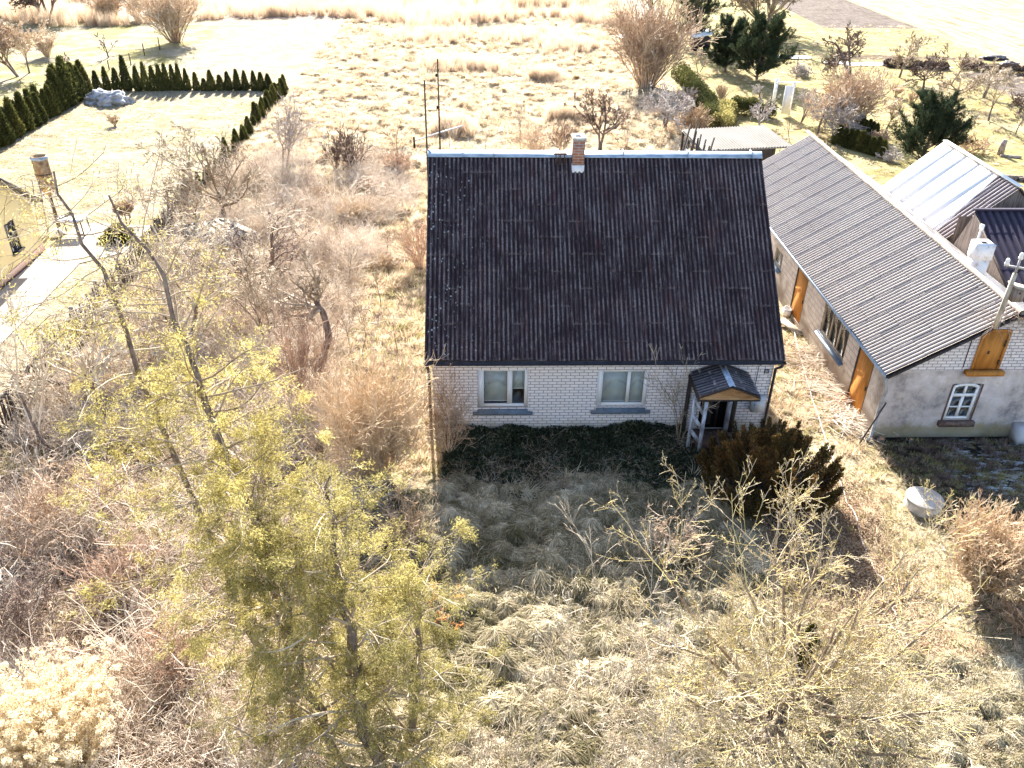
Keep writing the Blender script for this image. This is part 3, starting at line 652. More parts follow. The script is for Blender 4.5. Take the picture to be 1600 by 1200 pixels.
MB().box(hat[0] - .03, hat[0] + .05, OY0 - .05, OY0 - .03, hat[2], hat[3]).box(hat[1] - .05, hat[1] + .03, OY0 - .05, OY0 - .03, hat[2], hat[3]).box(hat[0] + .05, hat[1] - .05, OY0 - .05, OY0 - .03, hat[3] - .05, hat[3] + .03).build('hatch_frame', M['orange_door'], h1)
MB().box(hat[0] - .17, hat[1] + .15, OY0 - .2, OY0 - .003, hat[2] - .15, hat[2] - .01).build('hatch_sill', M['orange_door'], h1)
for q_ in ((hat[1] - .08, hat[1] - .04, OY0 - .075, OY0 - .05, 3.2, 3.4), (hat[1] - .08, hat[1] - .04, OY0 - .075, OY0 - .05, 2.6, 2.75), (hat[0] + .3, hat[0] + .36, OY0 - .05, OY0 - .03, 2.95, 3.05)): MB().box(*q_).build('hinge', M['iron'], h1)
# white casement, arched head
a0, a1, c0, c1 = ww; cxm = (a0 + a1) / 2; tz = 1.50
f = [(a0 + .02, a0 + .1, c0 + .02, 1.80), (a1 - .1, a1 - .02, c0 + .02, 1.80), (a0 + .1, a1 - .1, c0 + .02, c0 + .09), (a0 + .1, a1 - .1, tz - .045, tz + .045), (cxm - .04, cxm + .04, c0 + .09, tz - .045), (cxm - .03, cxm + .03, tz + .045, 1.83), (a0 + .1, cxm - .04, 1.07, 1.10), (cxm + .04, a1 - .1, 1.07, 1.10)]
cw = window(B, 'y', OY0 + .03, *ww, f, [(a0 + .1, cxm - .04, c0 + .09, tz - .05), (cxm + .04, a1 - .1, c0 + .09, tz - .05), (a0 + .1, cxm - .03, tz + .05, 1.8), (cxm + .03, a1 - .1, tz + .05, 1.8)])
mb = MB(); an = np.linspace(0, math.pi, 13)
for q in (0,):
    pts = [(cxm - (a1 - a0 - .04) / 2 * math.cos(t), 1.79 + .11 * math.sin(t)) for t in an]; pin = [(cxm - (a1 - a0 - .2) / 2 * math.cos(t), 1.74 + .085 * math.sin(t)) for t in an]
    for (u0, v0), (u1, v1), (i0, j0), (i1, j1) in zip(pts, pts[1:], pin, pin[1:]): mb.slab([(u0, OY0 + .025, v0), (u1, OY0 + .025, v1), (i1, OY0 + .025, j1), (i0, OY0 + .025, j0)], (0, .06, 0))
mb.build('arched_head', M['white_paint'], cw)
MB().box(a0 - .12, a1 + .12, OY0 - .14, OY0 - .003, c0 - .17, c0 - .01).build('sill', m_simple('mossy_brick_sill', (.09, .06, .05), (.20, .14, .12), 9, .9, .1, bump=.4), B)
for q_ in (a0 - .05, a1): MB().box(q_, q_ + .05, OY0 - .015, OY0 - .002, c0, 1.9).build('brick_reveal', M['plinth'], B)
MB().tube([(OX0 - .17, OY0 - .02, OE - .12), (OX0 - .12, OY0 - .12, OE - .3), (OX0 - .02, OY0 - .12, 1.75), (OX0 - .08, OY0 - .12, 1.5), (OX0 - .08, OY0 - .12, .1), (OX0 - .2, OY0 - .2, .03)], .05, 8).build('downpipe', M['steel'], B, True)
MB().tube([(OX0 + .08, OY0 - .12, 1.35), (OX0 - .55, OY0 - .45, .12)], .025, 5).build('pipe_strut', M['dkwood'], B)
MB().tube([(15.35, OY0 - .02, 3.6), (15.36, OY0 - .02, 2.9), (15.37, OY0 - .02, 2.5)], .012, 5).build('cable', M['dark'], B)
MB().box(17.52, 18.3, OY0 - .5, OY0 - .02, -.05, .55).build('cellar_box', M['grey_box'], B)
# chimney of the outbuilding, limewashed
oc = MB(); oc.box(16.74, 17.2, 2.75, 3.2, 3.6, 4.45); oc.build('chimney', M['lime'], brf)
MB().box(16.71, 17.23, 2.72, 3.23, 4.45, 4.95).build('chimney_head', M['lime'], brf)
MB().box(16.88, 17.06, 2.88, 3.07, 4.95, 4.954).build('flue', M['dark'], brf)

# mast on the gable with insulators
ms = thing('power_mast', (15.66, OY0 - .32, 3.4), 'grey wooden mast with white insulators fixed to the outbuilding gable', 'mast')
MB().tube([(15.66, OY0 - .34, 3.95), (15.67, OY0 - .34, 4.6), (15.68, OY0 - .34, 5.6)], [.075, .07, .06], 8).build('post', M['palewood'], ms, True)
MB().tube([(15.68, OY0 - .34, 5.6), (15.68, OY0 - .34, 6.05)], .03, 6).bar((15.32, OY0 - .34, 5.84), (16.04, OY0 - .34, 5.72), .05, .05).build('crossarm', M['steel'], ms)
for x, z in ((15.36, 5.86), (15.68, 6.02), (16.0, 5.76)):
    MB().lathe((x, OY0 - .34, z), [(0, 0), (.06, 0), (.065, .05), (.045, .08), (.055, .1), (.05, .15), (.02, .18), (0, .18)], 12).build('insulator', M['porcelain'], ms, True)
bh = thing('birdhouse', (15.9, OY0 - .34, 5.0), 'wooden birdhouse with a sloping lid fixed to the mast on the gable', 'birdhouse')
MB().box(15.76, 16.06, OY0 - .48, OY0 - .2, 4.82, 5.2).build('box', M['greywood'], bh)
MB().slab([(15.70, OY0 - .56, 5.3), (16.16, OY0 - .56, 5.18), (16.16, OY0 - .14, 5.18), (15.70, OY0 - .14, 5.3)], (0, 0, -.035)).build('lid', M['palewood'], bh)
MB().lathe((0, 0, 0), [(0, 0), (.025, 0), (.025, .004), (0, .004)], 10)
MB().tube([(15.91, OY0 - .479, 5.08), (15.91, OY0 - .486, 5.08)], .028, 10).build('entrance_hole', M['dark'], bh)

# ---- barn with a white metal roof, and the dark roofed wing before it
BE, BEZ, BR, BRZ, BY0, BY1 = 19.55, 2.2, 22.0, 4.4, 9.6, 15.8
bn = thing('barn', (BR, 12.7, 0), 'grey board barn under a bright white sheet metal roof, behind the outbuilding', 'barn')
mb = MB(); x0, x1 = BE + .15, 2 * BR - BE - .15; z0 = BEZ + .08
for y in (BY0 + .2, BY1 - .2): mb.quad((x0, y, -.1), (x1, y, -.1), (x1, y, z0), (x0, y, z0)); mb.tri((x0, y, z0), (x1, y, z0), (BR, y, BRZ - .06))
for x in (x0, x1): mb.quad((x, BY0 + .2, -.1), (x, BY1 - .2, -.1), (x, BY1 - .2, z0), (x, BY0 + .2, z0))
mb.build('board_wall', M['greywood'], bn)
roofplate(1, BY0 + .05, BY1, BE, BEZ, BR, BRZ, .05, .03).build('roof_boards', M['greywood'], bn)
corrugated(1, BY0, BY1, 2 * BR - BE, BEZ, BR, BRZ, .2, .03, seed=31).build('roof', M['barn_strip'], bn, True)
corrugated(1, BY0, 11.45, BE + .0, BEZ, BR, BRZ, .22, .034, seed=33, jag=.05).build('roof', M['barn_strip'], bn, True)
tag(bn.children[-1], 'dark corrugated strip of roof')
mb = MB(); nn = 24
for i in range(5):     # five overlapping metal sheets with folded seams
    ya = 10.3 + i * 1.1; yb = ya + 1.11; o_ = .045 + .004 * (i % 2)
    sk = lambda y, s: y + (.85 * s if y < 10.4 else 0)
    P0 = [(BE - .05, ya, BEZ + o_ - .045), (BE - .05, yb, BEZ + o_ - .045), (BR, yb, BRZ + o_), (BR, sk(ya, 1), BRZ + o_)]
    mb.slab(P0, (0, 0, -.006))
mb.build('roof', M['white_metal'], bn); tag(bn.children[-1], 'white sheet metal roof')
MB().bar((BR, BY0, BRZ + .07), (BR, BY1, BRZ + .07), .2, .03).build('ridge_cap', M['white_metal'], bn)

wg = thing('barn_wing', (23, 6.3, 0), 'low annexe under a dark purplish ribbed roof at the right edge, before the barn', 'annexe')
corrugated(0, 19.68, 28, 4.25, 2.0, 8.33, 4.0, .27, .035, lap=1.7, step=.01, seed=41).build('roof', M['wing_roof'], wg, True)
corrugated(0, 19.68, 28, 12.4, 2.0, 8.33, 4.0, .27, .035, lap=1.7, step=.01, seed=42).build('roof', M['wing_roof'], wg, True) if False else None
MB().bar((19.66, 8.33, 4.03), (28, 8.33, 4.03), .22, .05).build('ridge_cap', M['wing_roof'], wg)
roofplate(0, 19.7, 28, 4.27, 2.0, 8.33, 4.0, .05, .05).build('roof_boards', M['dkwood'], wg)
mb = MB(); mb.quad((19.75, 4.4, -.1), (28, 4.4, -.1), (28, 4.4, 1.95), (19.75, 4.4, 1.95)); mb.quad((19.75, 4.4, -.1), (19.75, 9.3, -.1), (19.75, 9.3, 1.9), (19.75, 4.4, 1.95)); mb.tri((19.75, 4.4, 1.95), (19.75, 9.3, 1.9), (19.75, 8.33, 3.9)); mb.quad((28, 4.4, -.1), (28, 9.3, -.1), (28, 9.3, 3.4), (28, 4.4, 1.95)); mb.quad((19.75, 9.3, -.1), (28, 9.3, -.1), (28, 9.3, 3.4), (19.75, 9.3, 3.4))
mb.build('board_wall', M['greywood'], wg)
MB().tube([(19.0, 6.5, 1.9), (19.0, 6.5, 3.95)], .04, 8).lathe((19.0, 6.5, 3.95), [(.06, 0), (.08, .05), (.08, .2), (0, .22)], 10).build('vent_pipe', M['porcelain'], wg)

# ---- open wood shed behind the house, poles leaning on it
ws = thing('wood_shed', (15, 23, 0), 'open pole shed with a pale corrugated lean-to roof behind the house', 'shed')
p1, p2, p3, p4 = (12.79, 21.81, 2.2), (17.75, 22.63, 2.2), (17.1, 25.8, 2.45), (12.3, 24.85, 2.45)
mb = MB(); n = 260; t = np.linspace(0, 1, n)[:, None]; wv = np.zeros((n, 3)); wv[:, 2] = .03 * np.cos(np.linspace(0, 5 / .16 * 2 * math.pi, n))
rows = [np.array(p1) * (1 - t) + np.array(p2) * t + wv, (np.array(p4) * (1 - t) + np.array(p3) * t) + wv]
ii = np.arange(2 * n).reshape(2, n); mb.add(np.vstack(rows), np.stack((ii[:-1, :-1], ii[:-1, 1:], ii[1:, 1:], ii[1:, :-1]), -1).reshape(-1, 4)); mb.slab([tuple(np.array(q) - (0, 0, .06)) for q in (p1, p2, p3, p4)], (0, 0, -.03))
mb.build('roof', M['wood_shed_roof'], ws, True)
for q in (p1, p2, p3, p4):
    MB().tube([(q[0] * .97 + .45, q[1] + (.1 if q[1] < 23 else -.1), 0), (q[0] * .97 + .45, q[1] + (.1 if q[1] < 23 else -.1), q[2] - .09)], .07, 7).build('post', M['dkwood'], ws)
mb = MB(); rr = np.random.default_rng(8)
for i in range(34):
    x = 13.2 + i * .13; yy = 22.1 + (x - 12.8) * .165
    mb.bar((x + rr.normal() * .1, yy, 0), (x + rr.normal() * .12, yy + .1, 1.2 + .8 * rr.random()), .05 + .04 * rr.random(), .03)
mb.box(12.95, 17.6, 24.2, 24.26, 0, 2.1, rz=.16); mb.build('slatted_wall', M['dkwood'], ws)
st_ = thing('pole_stack', (12.3, 21.6, 0), 'dark wooden poles leaning in a stack against the left end of the wood shed', 'pole stack')
for i in range(16):
    x = 11.15 + i * .12 + rr.normal() * .03; lean = .75 - .02 * i + .12 * rr.normal(); hgt = 3.35 - .075 * i + .25 * rr.normal()
    MB().bar((x, 20.9 + .1 * rr.normal(), 0), (x + lean, 21.75 + .1 * rr.normal(), hgt), .08, .05).build('pole', M['dkwood'], st_)

# ---- yellow house at the left edge (gable towards us)
yh = thing('yellow_house', (-22, 9.6, 0), 'pale yellow rendered house with a dark roof at the left edge', 'house')
yz, ypk, yym = 2.35, 5.35, 9.6
mb = MB(); yw = (11.5, 12.3, .85, 2.1); yw2 = (9.4, 10.1, 1.0, 2.1); wallgrid(mb, 'x', -17.7, 5.3, 13.9, .35, yz, [yw, yw2], -.12); mb.tri((-17.7, 5.3, yz), (-17.7, 13.9, yz), (-17.7, yym, ypk)); mb.quad((-27, 13.9, .35), (-17.7, 13.9, .35), (-17.7, 13.9, yz), (-27, 13.9, yz)); mb.quad((-27, 5.3, .35), (-17.7, 5.3, .35), (-17.7, 5.3, yz), (-27, 5.3, yz)); mb.build('wall', M['yellow'], yh)
MB().box(-27, -17.67, 5.27, 13.93, -.1, .35).build('plinth', M['plinth'], yh)
MB().box(-19, -17.9, 5.6, 13.6, .5, 2.2).build('interior', M['dark'], yh)
for w in (yw, yw2):
    f, p = bars(*w, 2, 2, .06); window(yh, 'x', -17.78, *w, f, p, m_simple('dark_window_frame', (.03, .03, .035), (.05, .05, .06)))
    MB().box(-17.8, -17.6, w[0] - .05, w[1] + .05, w[2] - .06, w[2] - .0).build('sill', M['gutter'], yh)
for s_ in (-1, 1):
    e = yym + s_ * 4.7; ez_ = ypk - 4.7 * (ypk - yz) / 4.3 + .1
    r_ = roofplate(0, -27, -17.35, e, ez_ + .03, yym, ypk + .13, .14, .0).build('roof', M['gutter'], yh)
MB().slab([(-18.5, 14.3, 2.1), (-18.0, 14.3, 2.1), (-17.9, 15.4, 1.85), (-18.6, 15.4, 1.85)], (0, 0, -.04)).build('lean_to_edge', M['zinc'], yh)

# ---- antennas behind the house
def mast(x, y, h, label, cat):
    t = thing('antenna_mast', (x, y, 0), label, cat)
    MB().tube([(x, y, 0), (x + .02, y, h * .5), (x + .03, y, h)], [.045, .035, .025], 7).build('pole', M['iron'], t, True); return t
t = mast(-.36, 6.5, 8.9, 'thin rusty antenna mast with a crossbar, nearer the house roof edge', 'antenna')
MB().tube([(-.85, 6.5, 8.8), (.45, 6.5, 8.72)], .012, 5).build('crossbar', M['palewood'], t)
t = mast(-.1, 9.8, 8.9, 'taller thin antenna mast standing behind the roof corner', 'antenna')
MB().tube([(-1.0, 9.6, 6.1), (-.1, 9.8, 6.35), (.75, 10, 6.55)], .025, 6).build('boom', M['porcelain'], t)
MB().box(-1.03, -.97, 9.57, 9.63, 5.85, 6.25).build('dipole', M['dark'], t)
for z in (7.2, 8.3): MB().box(-.16, -.1, 9.76, 9.84, z, z + .1).build('clamp', M['dark'], t)
#@@OBJECTS
# ================================================================ PLANTS
def nrm(v): return v / (np.linalg.norm(v, axis=-1, keepdims=True) + 1e-9)
def paths(rng, p0, d0, L, n, up=0.0, wig=.15):
    N = len(p0); P = np.zeros((N, n, 3)); P[:, 0] = p0; d = nrm(d0); L = np.broadcast_to(L, (N,))[:, None]
    for i in range(1, n):
        d = nrm(d + np.array((0, 0, up)) + wig * rng.normal(size=(N, 3))); P[:, i] = P[:, i - 1] + d * L / (n - 1)
    return P
def child(rng, P, R, k, t0=.25, t1=1.0, ang=45, Lf=.5, n=4, up=.05, wig=.15, rr=.55, tip=.35, rmin=.003, Labs=None):
    """k children on every parent polyline; returns their points and radii"""
    N, m, _ = P.shape; par = np.repeat(np.arange(N), k); t = t0 + (t1 - t0) * rng.random(N * k)
    s = t * (m - 1); i = np.minimum(s.astype(int), m - 2); f = (s - i)[:, None]
    p = P[par, i] * (1 - f) + P[par, i + 1] * f; d = nrm(P[par, i + 1] - P[par, i]); r = R[par, i] * (1 - f[:, 0]) + R[par, i + 1] * f[:, 0]
    q = nrm(np.cross(d, rng.normal(size=(N * k, 3)))); a = np.radians(ang * (.7 + .6 * rng.random(N * k)))[:, None]
    plen = np.linalg.norm(np.diff(P, axis=1), axis=2).sum(1)[par]
    L = (plen * Lf if Labs is None else Labs) * (1 - .45 * t) * (.6 + .7 * rng.random(N * k))
    C_ = paths(rng, p, d * np.cos(a) + q * np.sin(a), L, n, up, wig)
    r0 = np.maximum(r * rr, rmin); Rr = np.maximum(r0[:, None] * np.linspace(1, tip, n)[None], rmin * .8)
    return C_, Rr
def dist_r(p): return .0022 + .00029 * math.hypot(p[0] - CX, p[1] - CY)
CNT = 0
def bare_tree(name, pos, h, label, cat='tree', group=None, spread=1.0, stems=1, lean=0, r=.07, levels=((5, 40, .75), (5, 42, .55), (6, 45, .45)), up=.12, wig=.16, t0=.35, bark='bark', twig='twig', seed=0, trunk_f=.45, fan=22, K=(7, 4, 3, 3), extra=None):
    """trunk(s) forking into limbs and twigs, all within one tree thing: trunk + crown parts"""
    global CNT; CNT += 1
    rng = np.random.default_rng(seed or CNT * 13 + 7); p = np.array((pos[0], pos[1], float(ground_h(pos[0], pos[1])) - .03))
    t = thing(name, p, label, cat, group); rm = dist_r(p)
    a = rng.random(stems) * 6.28; fa = np.radians(fan if stems > 1 else 6) * (.5 + .8 * rng.random(stems)); 
    d = np.stack((np.cos(a) * np.sin(fa) + lean * .3, np.sin(a) * np.sin(fa), np.cos(fa)), -1)
    p0 = p + np.stack((np.cos(a), np.sin(a), np.zeros(stems)), -1) * (.06 * (stems > 1) * min(3, stems ** .5))
    P = paths(rng, p0, d, h * trunk_f * (.8 + .4 * rng.random(stems)), 6, .05, .10)
    R = np.maximum(r * np.linspace(1, .62, 6)[None] * (.7 + .4 * rng.random(stems))[:, None], rm)
    MB().tubes(P, R, K[0]).build('trunk', M[bark], t, True)
    cr = MB(); rem = h * (1 - trunk_f); 
    # limbs start near the top of the trunk
    k0, a0, l0 = levels[0]
    A, B_ = child(rng, P, R, k0, t0 if stems == 1 else .5, 1.0, a0, 1, 6, up, wig, .7, .4, rm, Labs=rem * 1.55 * spread)
    Plead = paths(rng, P[:, -1], P[:, -1] - P[:, -2], rem * .9, 6, up, wig); Rl = R[:, -1:] * np.linspace(1, .3, 6)[None]
    A = np.concatenate((A, Plead)); B_ = np.maximum(np.concatenate((B_, Rl)), rm * .8)
    cr.tubes(A, B_, K[1])
    for li, (kk, aa, ll) in enumerate(levels[1:]):
        A, B_ = child(rng, A, B_, kk, .2, 1.0, aa, ll, 4, up * .8, wig * 1.1, .55, .4, rm)
        cr.tubes(A, B_, K[min(3, li + 2)])
    if extra: extra(rng, cr, A, B_, rm)
    cr.build('crown', M[twig], t, True)
    return t
def bush(name, pos, h, w, label, cat='bush', group=None, stems=26, twig='twig', levels=((5, 32, .5), (4, 38, .5)), up=.05, wig=.13, r=.012, seed=0, part='twigs', droop=0):
    """many stems rising from one root"""
    global CNT; CNT += 1
    rng = np.random.default_rng(seed or CNT * 17 + 3); p = np.array((pos[0], pos[1], float(ground_h(pos[0], pos[1])) - .02))
    t = thing(name, p, label, cat, group); rm = dist_r(p)
    a = rng.random(stems) * 6.28; rad = np.sqrt(rng.random(stems)); fa = np.arctan2(w * .5 * rad, h) * 1.15
    d = np.stack((np.cos(a) * np.sin(fa), np.sin(a) * np.sin(fa), np.cos(fa)), -1)
    p0 = p + np.stack((np.cos(a), np.sin(a), a * 0), -1) * (rad * w * .10)[:, None]
    P = paths(rng, p0, d, h * (.65 + .45 * rng.random(stems)), 7, up - droop, wig); R = np.maximum(r * np.linspace(1, .3, 7)[None] * np.ones((stems, 1)), rm * .8)
    MB().tubes(P, R, 4).build('stems', M[twig], t, True)
    cr = MB(); A, B_ = P, R
    for kk, aa, ll in levels:
        A, B_ = child(rng, A, B_, kk, .25, 1, aa, ll, 4, up - droop * .6, wig * 1.2, .6, .4, rm); cr.tubes(A, B_, 3)
    cr.build(part, M[twig], t, True)
    return t
def conifer_mesh(rng, h, w, n, leaf=.05, shape=1.0, narrow=.0, asp=.35):
    """upright cone of many small sprays, denser at the skin, with ragged edge"""
    mb = MB(); z = h * (1 - np.sqrt(rng.random(n)) * 1.0) ; z = h * (rng.random(n) ** 1.35) 
    prof = (1 - z / h) ** .75 * (np.minimum(1, (z / h + .06) / .16)) ** .5
    a = rng.random(n) * 6.28; lump = 1 + .16 * np.sin(a * 3 + z / h * 9 + rng.random() * 6) + .12 * np.sin(a * 5 - z / h * 14)
    rr = w / 2 * prof * lump * (1 - .45 * rng.random(n) ** 2.2)
    P = np.stack((np.cos(a) * rr, np.sin(a) * rr, z), -1)
    D = np.stack((np.cos(a) * .55, np.sin(a) * .55, np.ones(n) * (1.1)), -1) + .35 * rng.normal(size=(n, 3))
    return mb.leaves(P, D, leaf * (.6 + .9 * rng.random(n)), leaf * asp * (.7 + .7 * rng.random(n)), rng)

# ---- thuja rows: copies of a few moulds, each with its foliage part
def mould(h, w, n, leaf, seed, mat):
    rng = np.random.default_rng(seed); m = conifer_mesh(rng, h, w, n, leaf)
    me = bpy.data.meshes.new('foliage'); o = m.build('foliage', M[mat]); st = MB().tube([(0, 0, -.1), (0, 0, h * .8)], [.05, .015], 5).build('stem', M['bark'])
    d = (o.data, st.data); bpy.data.objects.remove(o); bpy.data.objects.remove(st); return d
def place_mould(name, md, pos, sc, rz, label, cat, group, parts=('foliage', 'stem')):
    t = thing(name, (pos[0], pos[1], float(ground_h(pos[0], pos[1])) - .02), label, cat, group); t.rotation_euler[2] = rz; t.scale = sc
    for nm, me in zip(parts, md):
        o = bpy.data.objects.new(nm, me); C.objects.link(o); o.parent = t
    return t
TH = [mould(1.0, .38, 2600, .075, 51 + i, 'thuja_far') for i in range(4)]
rg = np.random.default_rng(77)
for x, v in ((490, 355), (540, 335), (590, 340), (640, 283), (695, 330), (735, 312), (775, 330), (810, 325), (840, 320), (875, 325), (905, 320), (940, 345), (985, 362), (1025, 392), (1060, 352), (1105, 375), (1145, 362), (1190, 348), (1230, 355), (1275, 355), (1310, 362), (1345, 372)):
    p, h = GH(x / 3.2, 451 / 3.2, v / 3.2); w_ = .8 if h < 2 else 1.0
    place_mould('thuja', TH[int(rg.integers(4))], p, (w_ * (1.9 + .5 * rg.random()),) * 2 + (h,), rg.random() * 6, {640: 'tallest thuja of the row along the far end of the lawn, behind the grey heap', 1025: 'smallest thuja in the middle of the row along the far end of the lawn', 490: 'leftmost thuja of the far row, standing in the lawn corner', 1345: 'rightmost thuja of the far row, touching the field-side row'}.get(x, 'conical thuja in the even row along the far end of the pale lawn'), 'thuja', 'thujas along the far end of the lawn')
for i in range(31):
    f = i / 30; y = 28.5 + f * 14.0; tall = 20 <= i <= 26
    h = (1.75 + .25 * rg.random()) * (1.35 if tall else 1) * (1 + .15 * (i % 3 == 0))
    place_mould('thuja', TH[int(rg.integers(4))], (-27.05 + .15 * rg.normal(), y), (h * 1.15,) * 2 + (h,), rg.random() * 6, 'tall thuja in the taller cluster at the far end of the left lawn row' if tall else 'green conical thuja in the lower part of the row left of the pale lawn', 'thuja', 'taller thujas of the left row' if tall else 'thujas along the left side of the lawn')
for i in range(46):
    y = 15.3 + i * .63 + .08 * rg.normal(); h = (.62 + .4 * rg.random()) * (1.25 if i > 30 else 1.0)
    place_mould('thuja', TH[int(rg.integers(4))], (-13.2 + .12 * rg.normal(), y), (h * (1.2 + .4 * rg.random()),) * 2 + (h,), rg.random() * 6, 'low thuja in the row between the pale lawn and the wild field', 'thuja', 'thujas between the lawn and the field')
for i in range(9):
    p = G(1308 + i * 8.6, 226 + i * 2.4); h = .9 + .3 * rg.random()
    place_mould('thuja', TH[int(rg.integers(4))], p, (h * 1.9,) * 2 + (h,), rg.random() * 6, 'small dark thuja in the short row behind the outbuilding ridge', 'thuja', 'short thuja row behind the outbuilding')
for i in range(7):
    p = G(1334 + i * 5.2, 200 + i * 3.6); h = .9 + .25 * rg.random()
    place_mould('thuja', TH[int(rg.integers(4))], p, (h * 1.5,) * 2 + (h,), rg.random() * 6, 'small thuja in the second row, between the bare trees of the orchard', 'thuja', 'second thuja row in the orchard')
place_mould('thuja', mould(1, .5, 7000, .06, 61, 'thuja_far'), G(1252, 1042), (1.35, 1.35, 1.35), 0, 'lone small dark green conical thuja behind the lichen covered fruit tree', 'thuja', None)

# ---- pines
def pine(pos, h, w, label, seed, n=22000, leaf=.14, base=.05):
    rng = np.random.default_rng(seed); p = np.array((pos[0], pos[1], 0.)); t = thing('pine_tree', p, label, 'pine')
    P = paths(rng, p[None], np.array([[.02, 0, 1.]]), h * .93, 9, .1, .03); R = np.linspace(.11, .03, 9)[None] * h / 4
    A, B_ = child(rng, P, R, 95, .02, .98, 62, .42 * w / h * 1.9, 5, .10, .08, .35, .4, .012)
    MB().tubes(P, R, 7).tubes(A, B_, 4).build('trunk', M['bark'], t, True)
    A2, B2 = child(rng, A, B_, 7, .3, 1, 38, .42, 4, .16, .08, .5, .4, .008)
    AA = np.concatenate((A2.reshape(-1, 3), A[:, 2:].reshape(-1, 3))); DD = np.concatenate((np.gradient(A2, axis=1).reshape(-1, 3), np.gradient(A, axis=1)[:, 2:].reshape(-1, 3)))
    ix = rng.integers(0, len(AA), n); mb = MB().tubes(A2, B2, 3)
    D = nrm(DD[ix]) + .55 * rng.normal(size=(n, 3)) + np.array((0, 0, .35))
    mb.leaves(AA[ix] + rng.normal(size=(n, 3)) * .04, D, leaf * (.7 + .6 * rng.random(n)), .028, rng)
    mb.build('crown', M['pine'], t)
pine(G(1080, 72), 6.6, 3.4, 'tall narrow dark pine behind the largest bare shrub', 101, 34000, .24)
pine(G(1133, 112), 3.9, 2.3, 'left of the two dense dark pines growing together', 102, 40000, .24)
pine(G(1182, 124), 4.2, 3.5, 'right, wider of the two dense dark pines growing together', 103, 60000, .24)
pine(G(1438, 262), 3.6, 2.9, 'bushy green pine beside the corner of the white metal roof', 104, 48000, .17)

# ---- bare trees and bushes beyond the houses
def BT(u, vb, vt, label, **kw):
    p, h = GH(u, vb, vt); return bare_tree(kw.pop('name', 'bare_tree'), p, h * kw.pop('hs', 1.0), label, **kw)
def BU(u, vb, vt, wpx, label, **kw):
    p, h = GH(u, vb, vt); Z = (p - np.array((CX, CY, CZ))) @ FW
    return bush(kw.pop('name', 'bush'), p, h, wpx * Z / FPX, label, **kw)
L4 = ((7, 42, .6), (7, 45, .55), (7, 45, .5), (6, 45, .5))
BT(75, 34, -70, 'big multi-stemmed bare tree at the top left edge of the photo', stems=5, r=.16, levels=L4, fan=18, twig='twig_dark', trunk_f=.5)
BT(30, 120, 22, 'leaning bare tree with two trunks, leftmost in the far lawn', stems=2, r=.10, levels=L4, lean=-.8, twig='twig_pink')
BT(46, 114, 30, 'bare forked tree just right of the leaning one on the far left lawn', r=.11, levels=L4, twig='twig_pink', t0=.6)
BU(275, 66, -18, 85, 'huge bare bush at the corner of the far lawn, above the thuja row', stems=60, twig='twig_pink', levels=((7, 30, .5), (6, 35, .5)), r=.04)
BT(170, 90, 48, 'small crooked bare tree alone in the far lawn', r=.07, levels=((4, 50, .7), (3, 50, .5), (3, 50, .5)), twig='twig_dark')
BT(107, 103, 82, 'small bare tree behind the tallest thujas of the left row', r=.06, levels=((4, 55, .7), (5, 50, .5), (3, 50, .5)), twig='twig_dark')
BU(74, 89, 50, 32, 'round grey bush on the far left lawn beside the forked tree', stems=40, twig='twig_pink')
for i, (u, w) in enumerate(((158, 'left'), (178, 'middle'), (215, 'right'))):
    BU(u, 34 - i, -2, 26, w + ' bush of the three at the far edge of the upper left lawn', stems=26, twig='twig_tan', group='three bushes at the far lawn edge')
BT(444, 269, 150, 'bare vase-shaped tree standing beside the low thujas at the field edge', stems=3, r=.06, levels=((6, 38, .6), (6, 42, .55), (5, 45, .5)), twig='twig_grey', bark='bark_pale', fan=14, trunk_f=.55)
BU(556, 270, 205, 50, 'bare round shrub, right of the pair in the garden behind the apple trees', stems=14, twig='twig_dark', levels=((6, 36, .5), (6, 40, .5)), r=.02)
BU(526, 270, 215, 34, 'smaller bare shrub, left of the pair in the garden behind the apple trees', stems=12, twig='twig_dark', levels=((6, 36, .5), (5, 40, .5)), r=.02)
BU(626, 272, 238, 48, 'low reddish brown bush left of the antenna masts', stems=50, twig='twig_red')
BT(624, 268, 188, 'thin straight sapling rising out of the low reddish brown bush', name='sapling', r=.02, levels=((5, 30, .4), (3, 35, .4)), trunk_f=.6)
for i, (u, vt, w) in enumerate(((702, 175, 'left'), (813, 165, 'middle'), (758, 205, 'short'))):
    BT(u, 236, vt, w + ' thin sapling showing above the house ridge, left of the brick chimney', name='sapling', r=.02, levels=((8, 28, .4), (4, 35, .4)), trunk_f=.6, group='saplings behind the ridge')
for i, (u, w) in enumerate(((838, 60, ), (876, 46))):
    BU(u, 238, 196, w, ('wide' if i == 0 else 'narrow') + ' thin grey shrub just behind the ridge, left of the brick chimney', stems=26, twig='twig_pink', group='shrubs behind the ridge')
BT(936, 236, 142, 'dark bare fruit tree right behind the ridge, right of the chimney', stems=2, r=.10, levels=((6, 55, .7), (6, 50, .5), (6, 45, .5), (4, 45, .5)), twig='twig_dark', fan=8)
BT(978, 236, 190, 'thin twiggy sapling right of the dark fruit tree behind the ridge', name='sapling', r=.025, levels=((6, 40, .5), (5, 40, .5)), trunk_f=.5)
BU(1010, 136, 18, 112, 'largest bare shrub, between the wild field and the pines', stems=90, twig='twig_pink', levels=((7, 26, .5), (6, 32, .5)), r=.045)
BT(1036, 205, 122, 'tangled pale-twigged tree below the largest bare shrub', r=.09, stems=2, levels=((7, 60, .7), (7, 55, .5), (6, 50, .5), (4, 45, .5)), twig='twig_grey', up=.02, wig=.25)
BU(1085, 205, 172, 52, 'orange-brown bush behind the leaning poles', stems=60, twig='twig_tan')
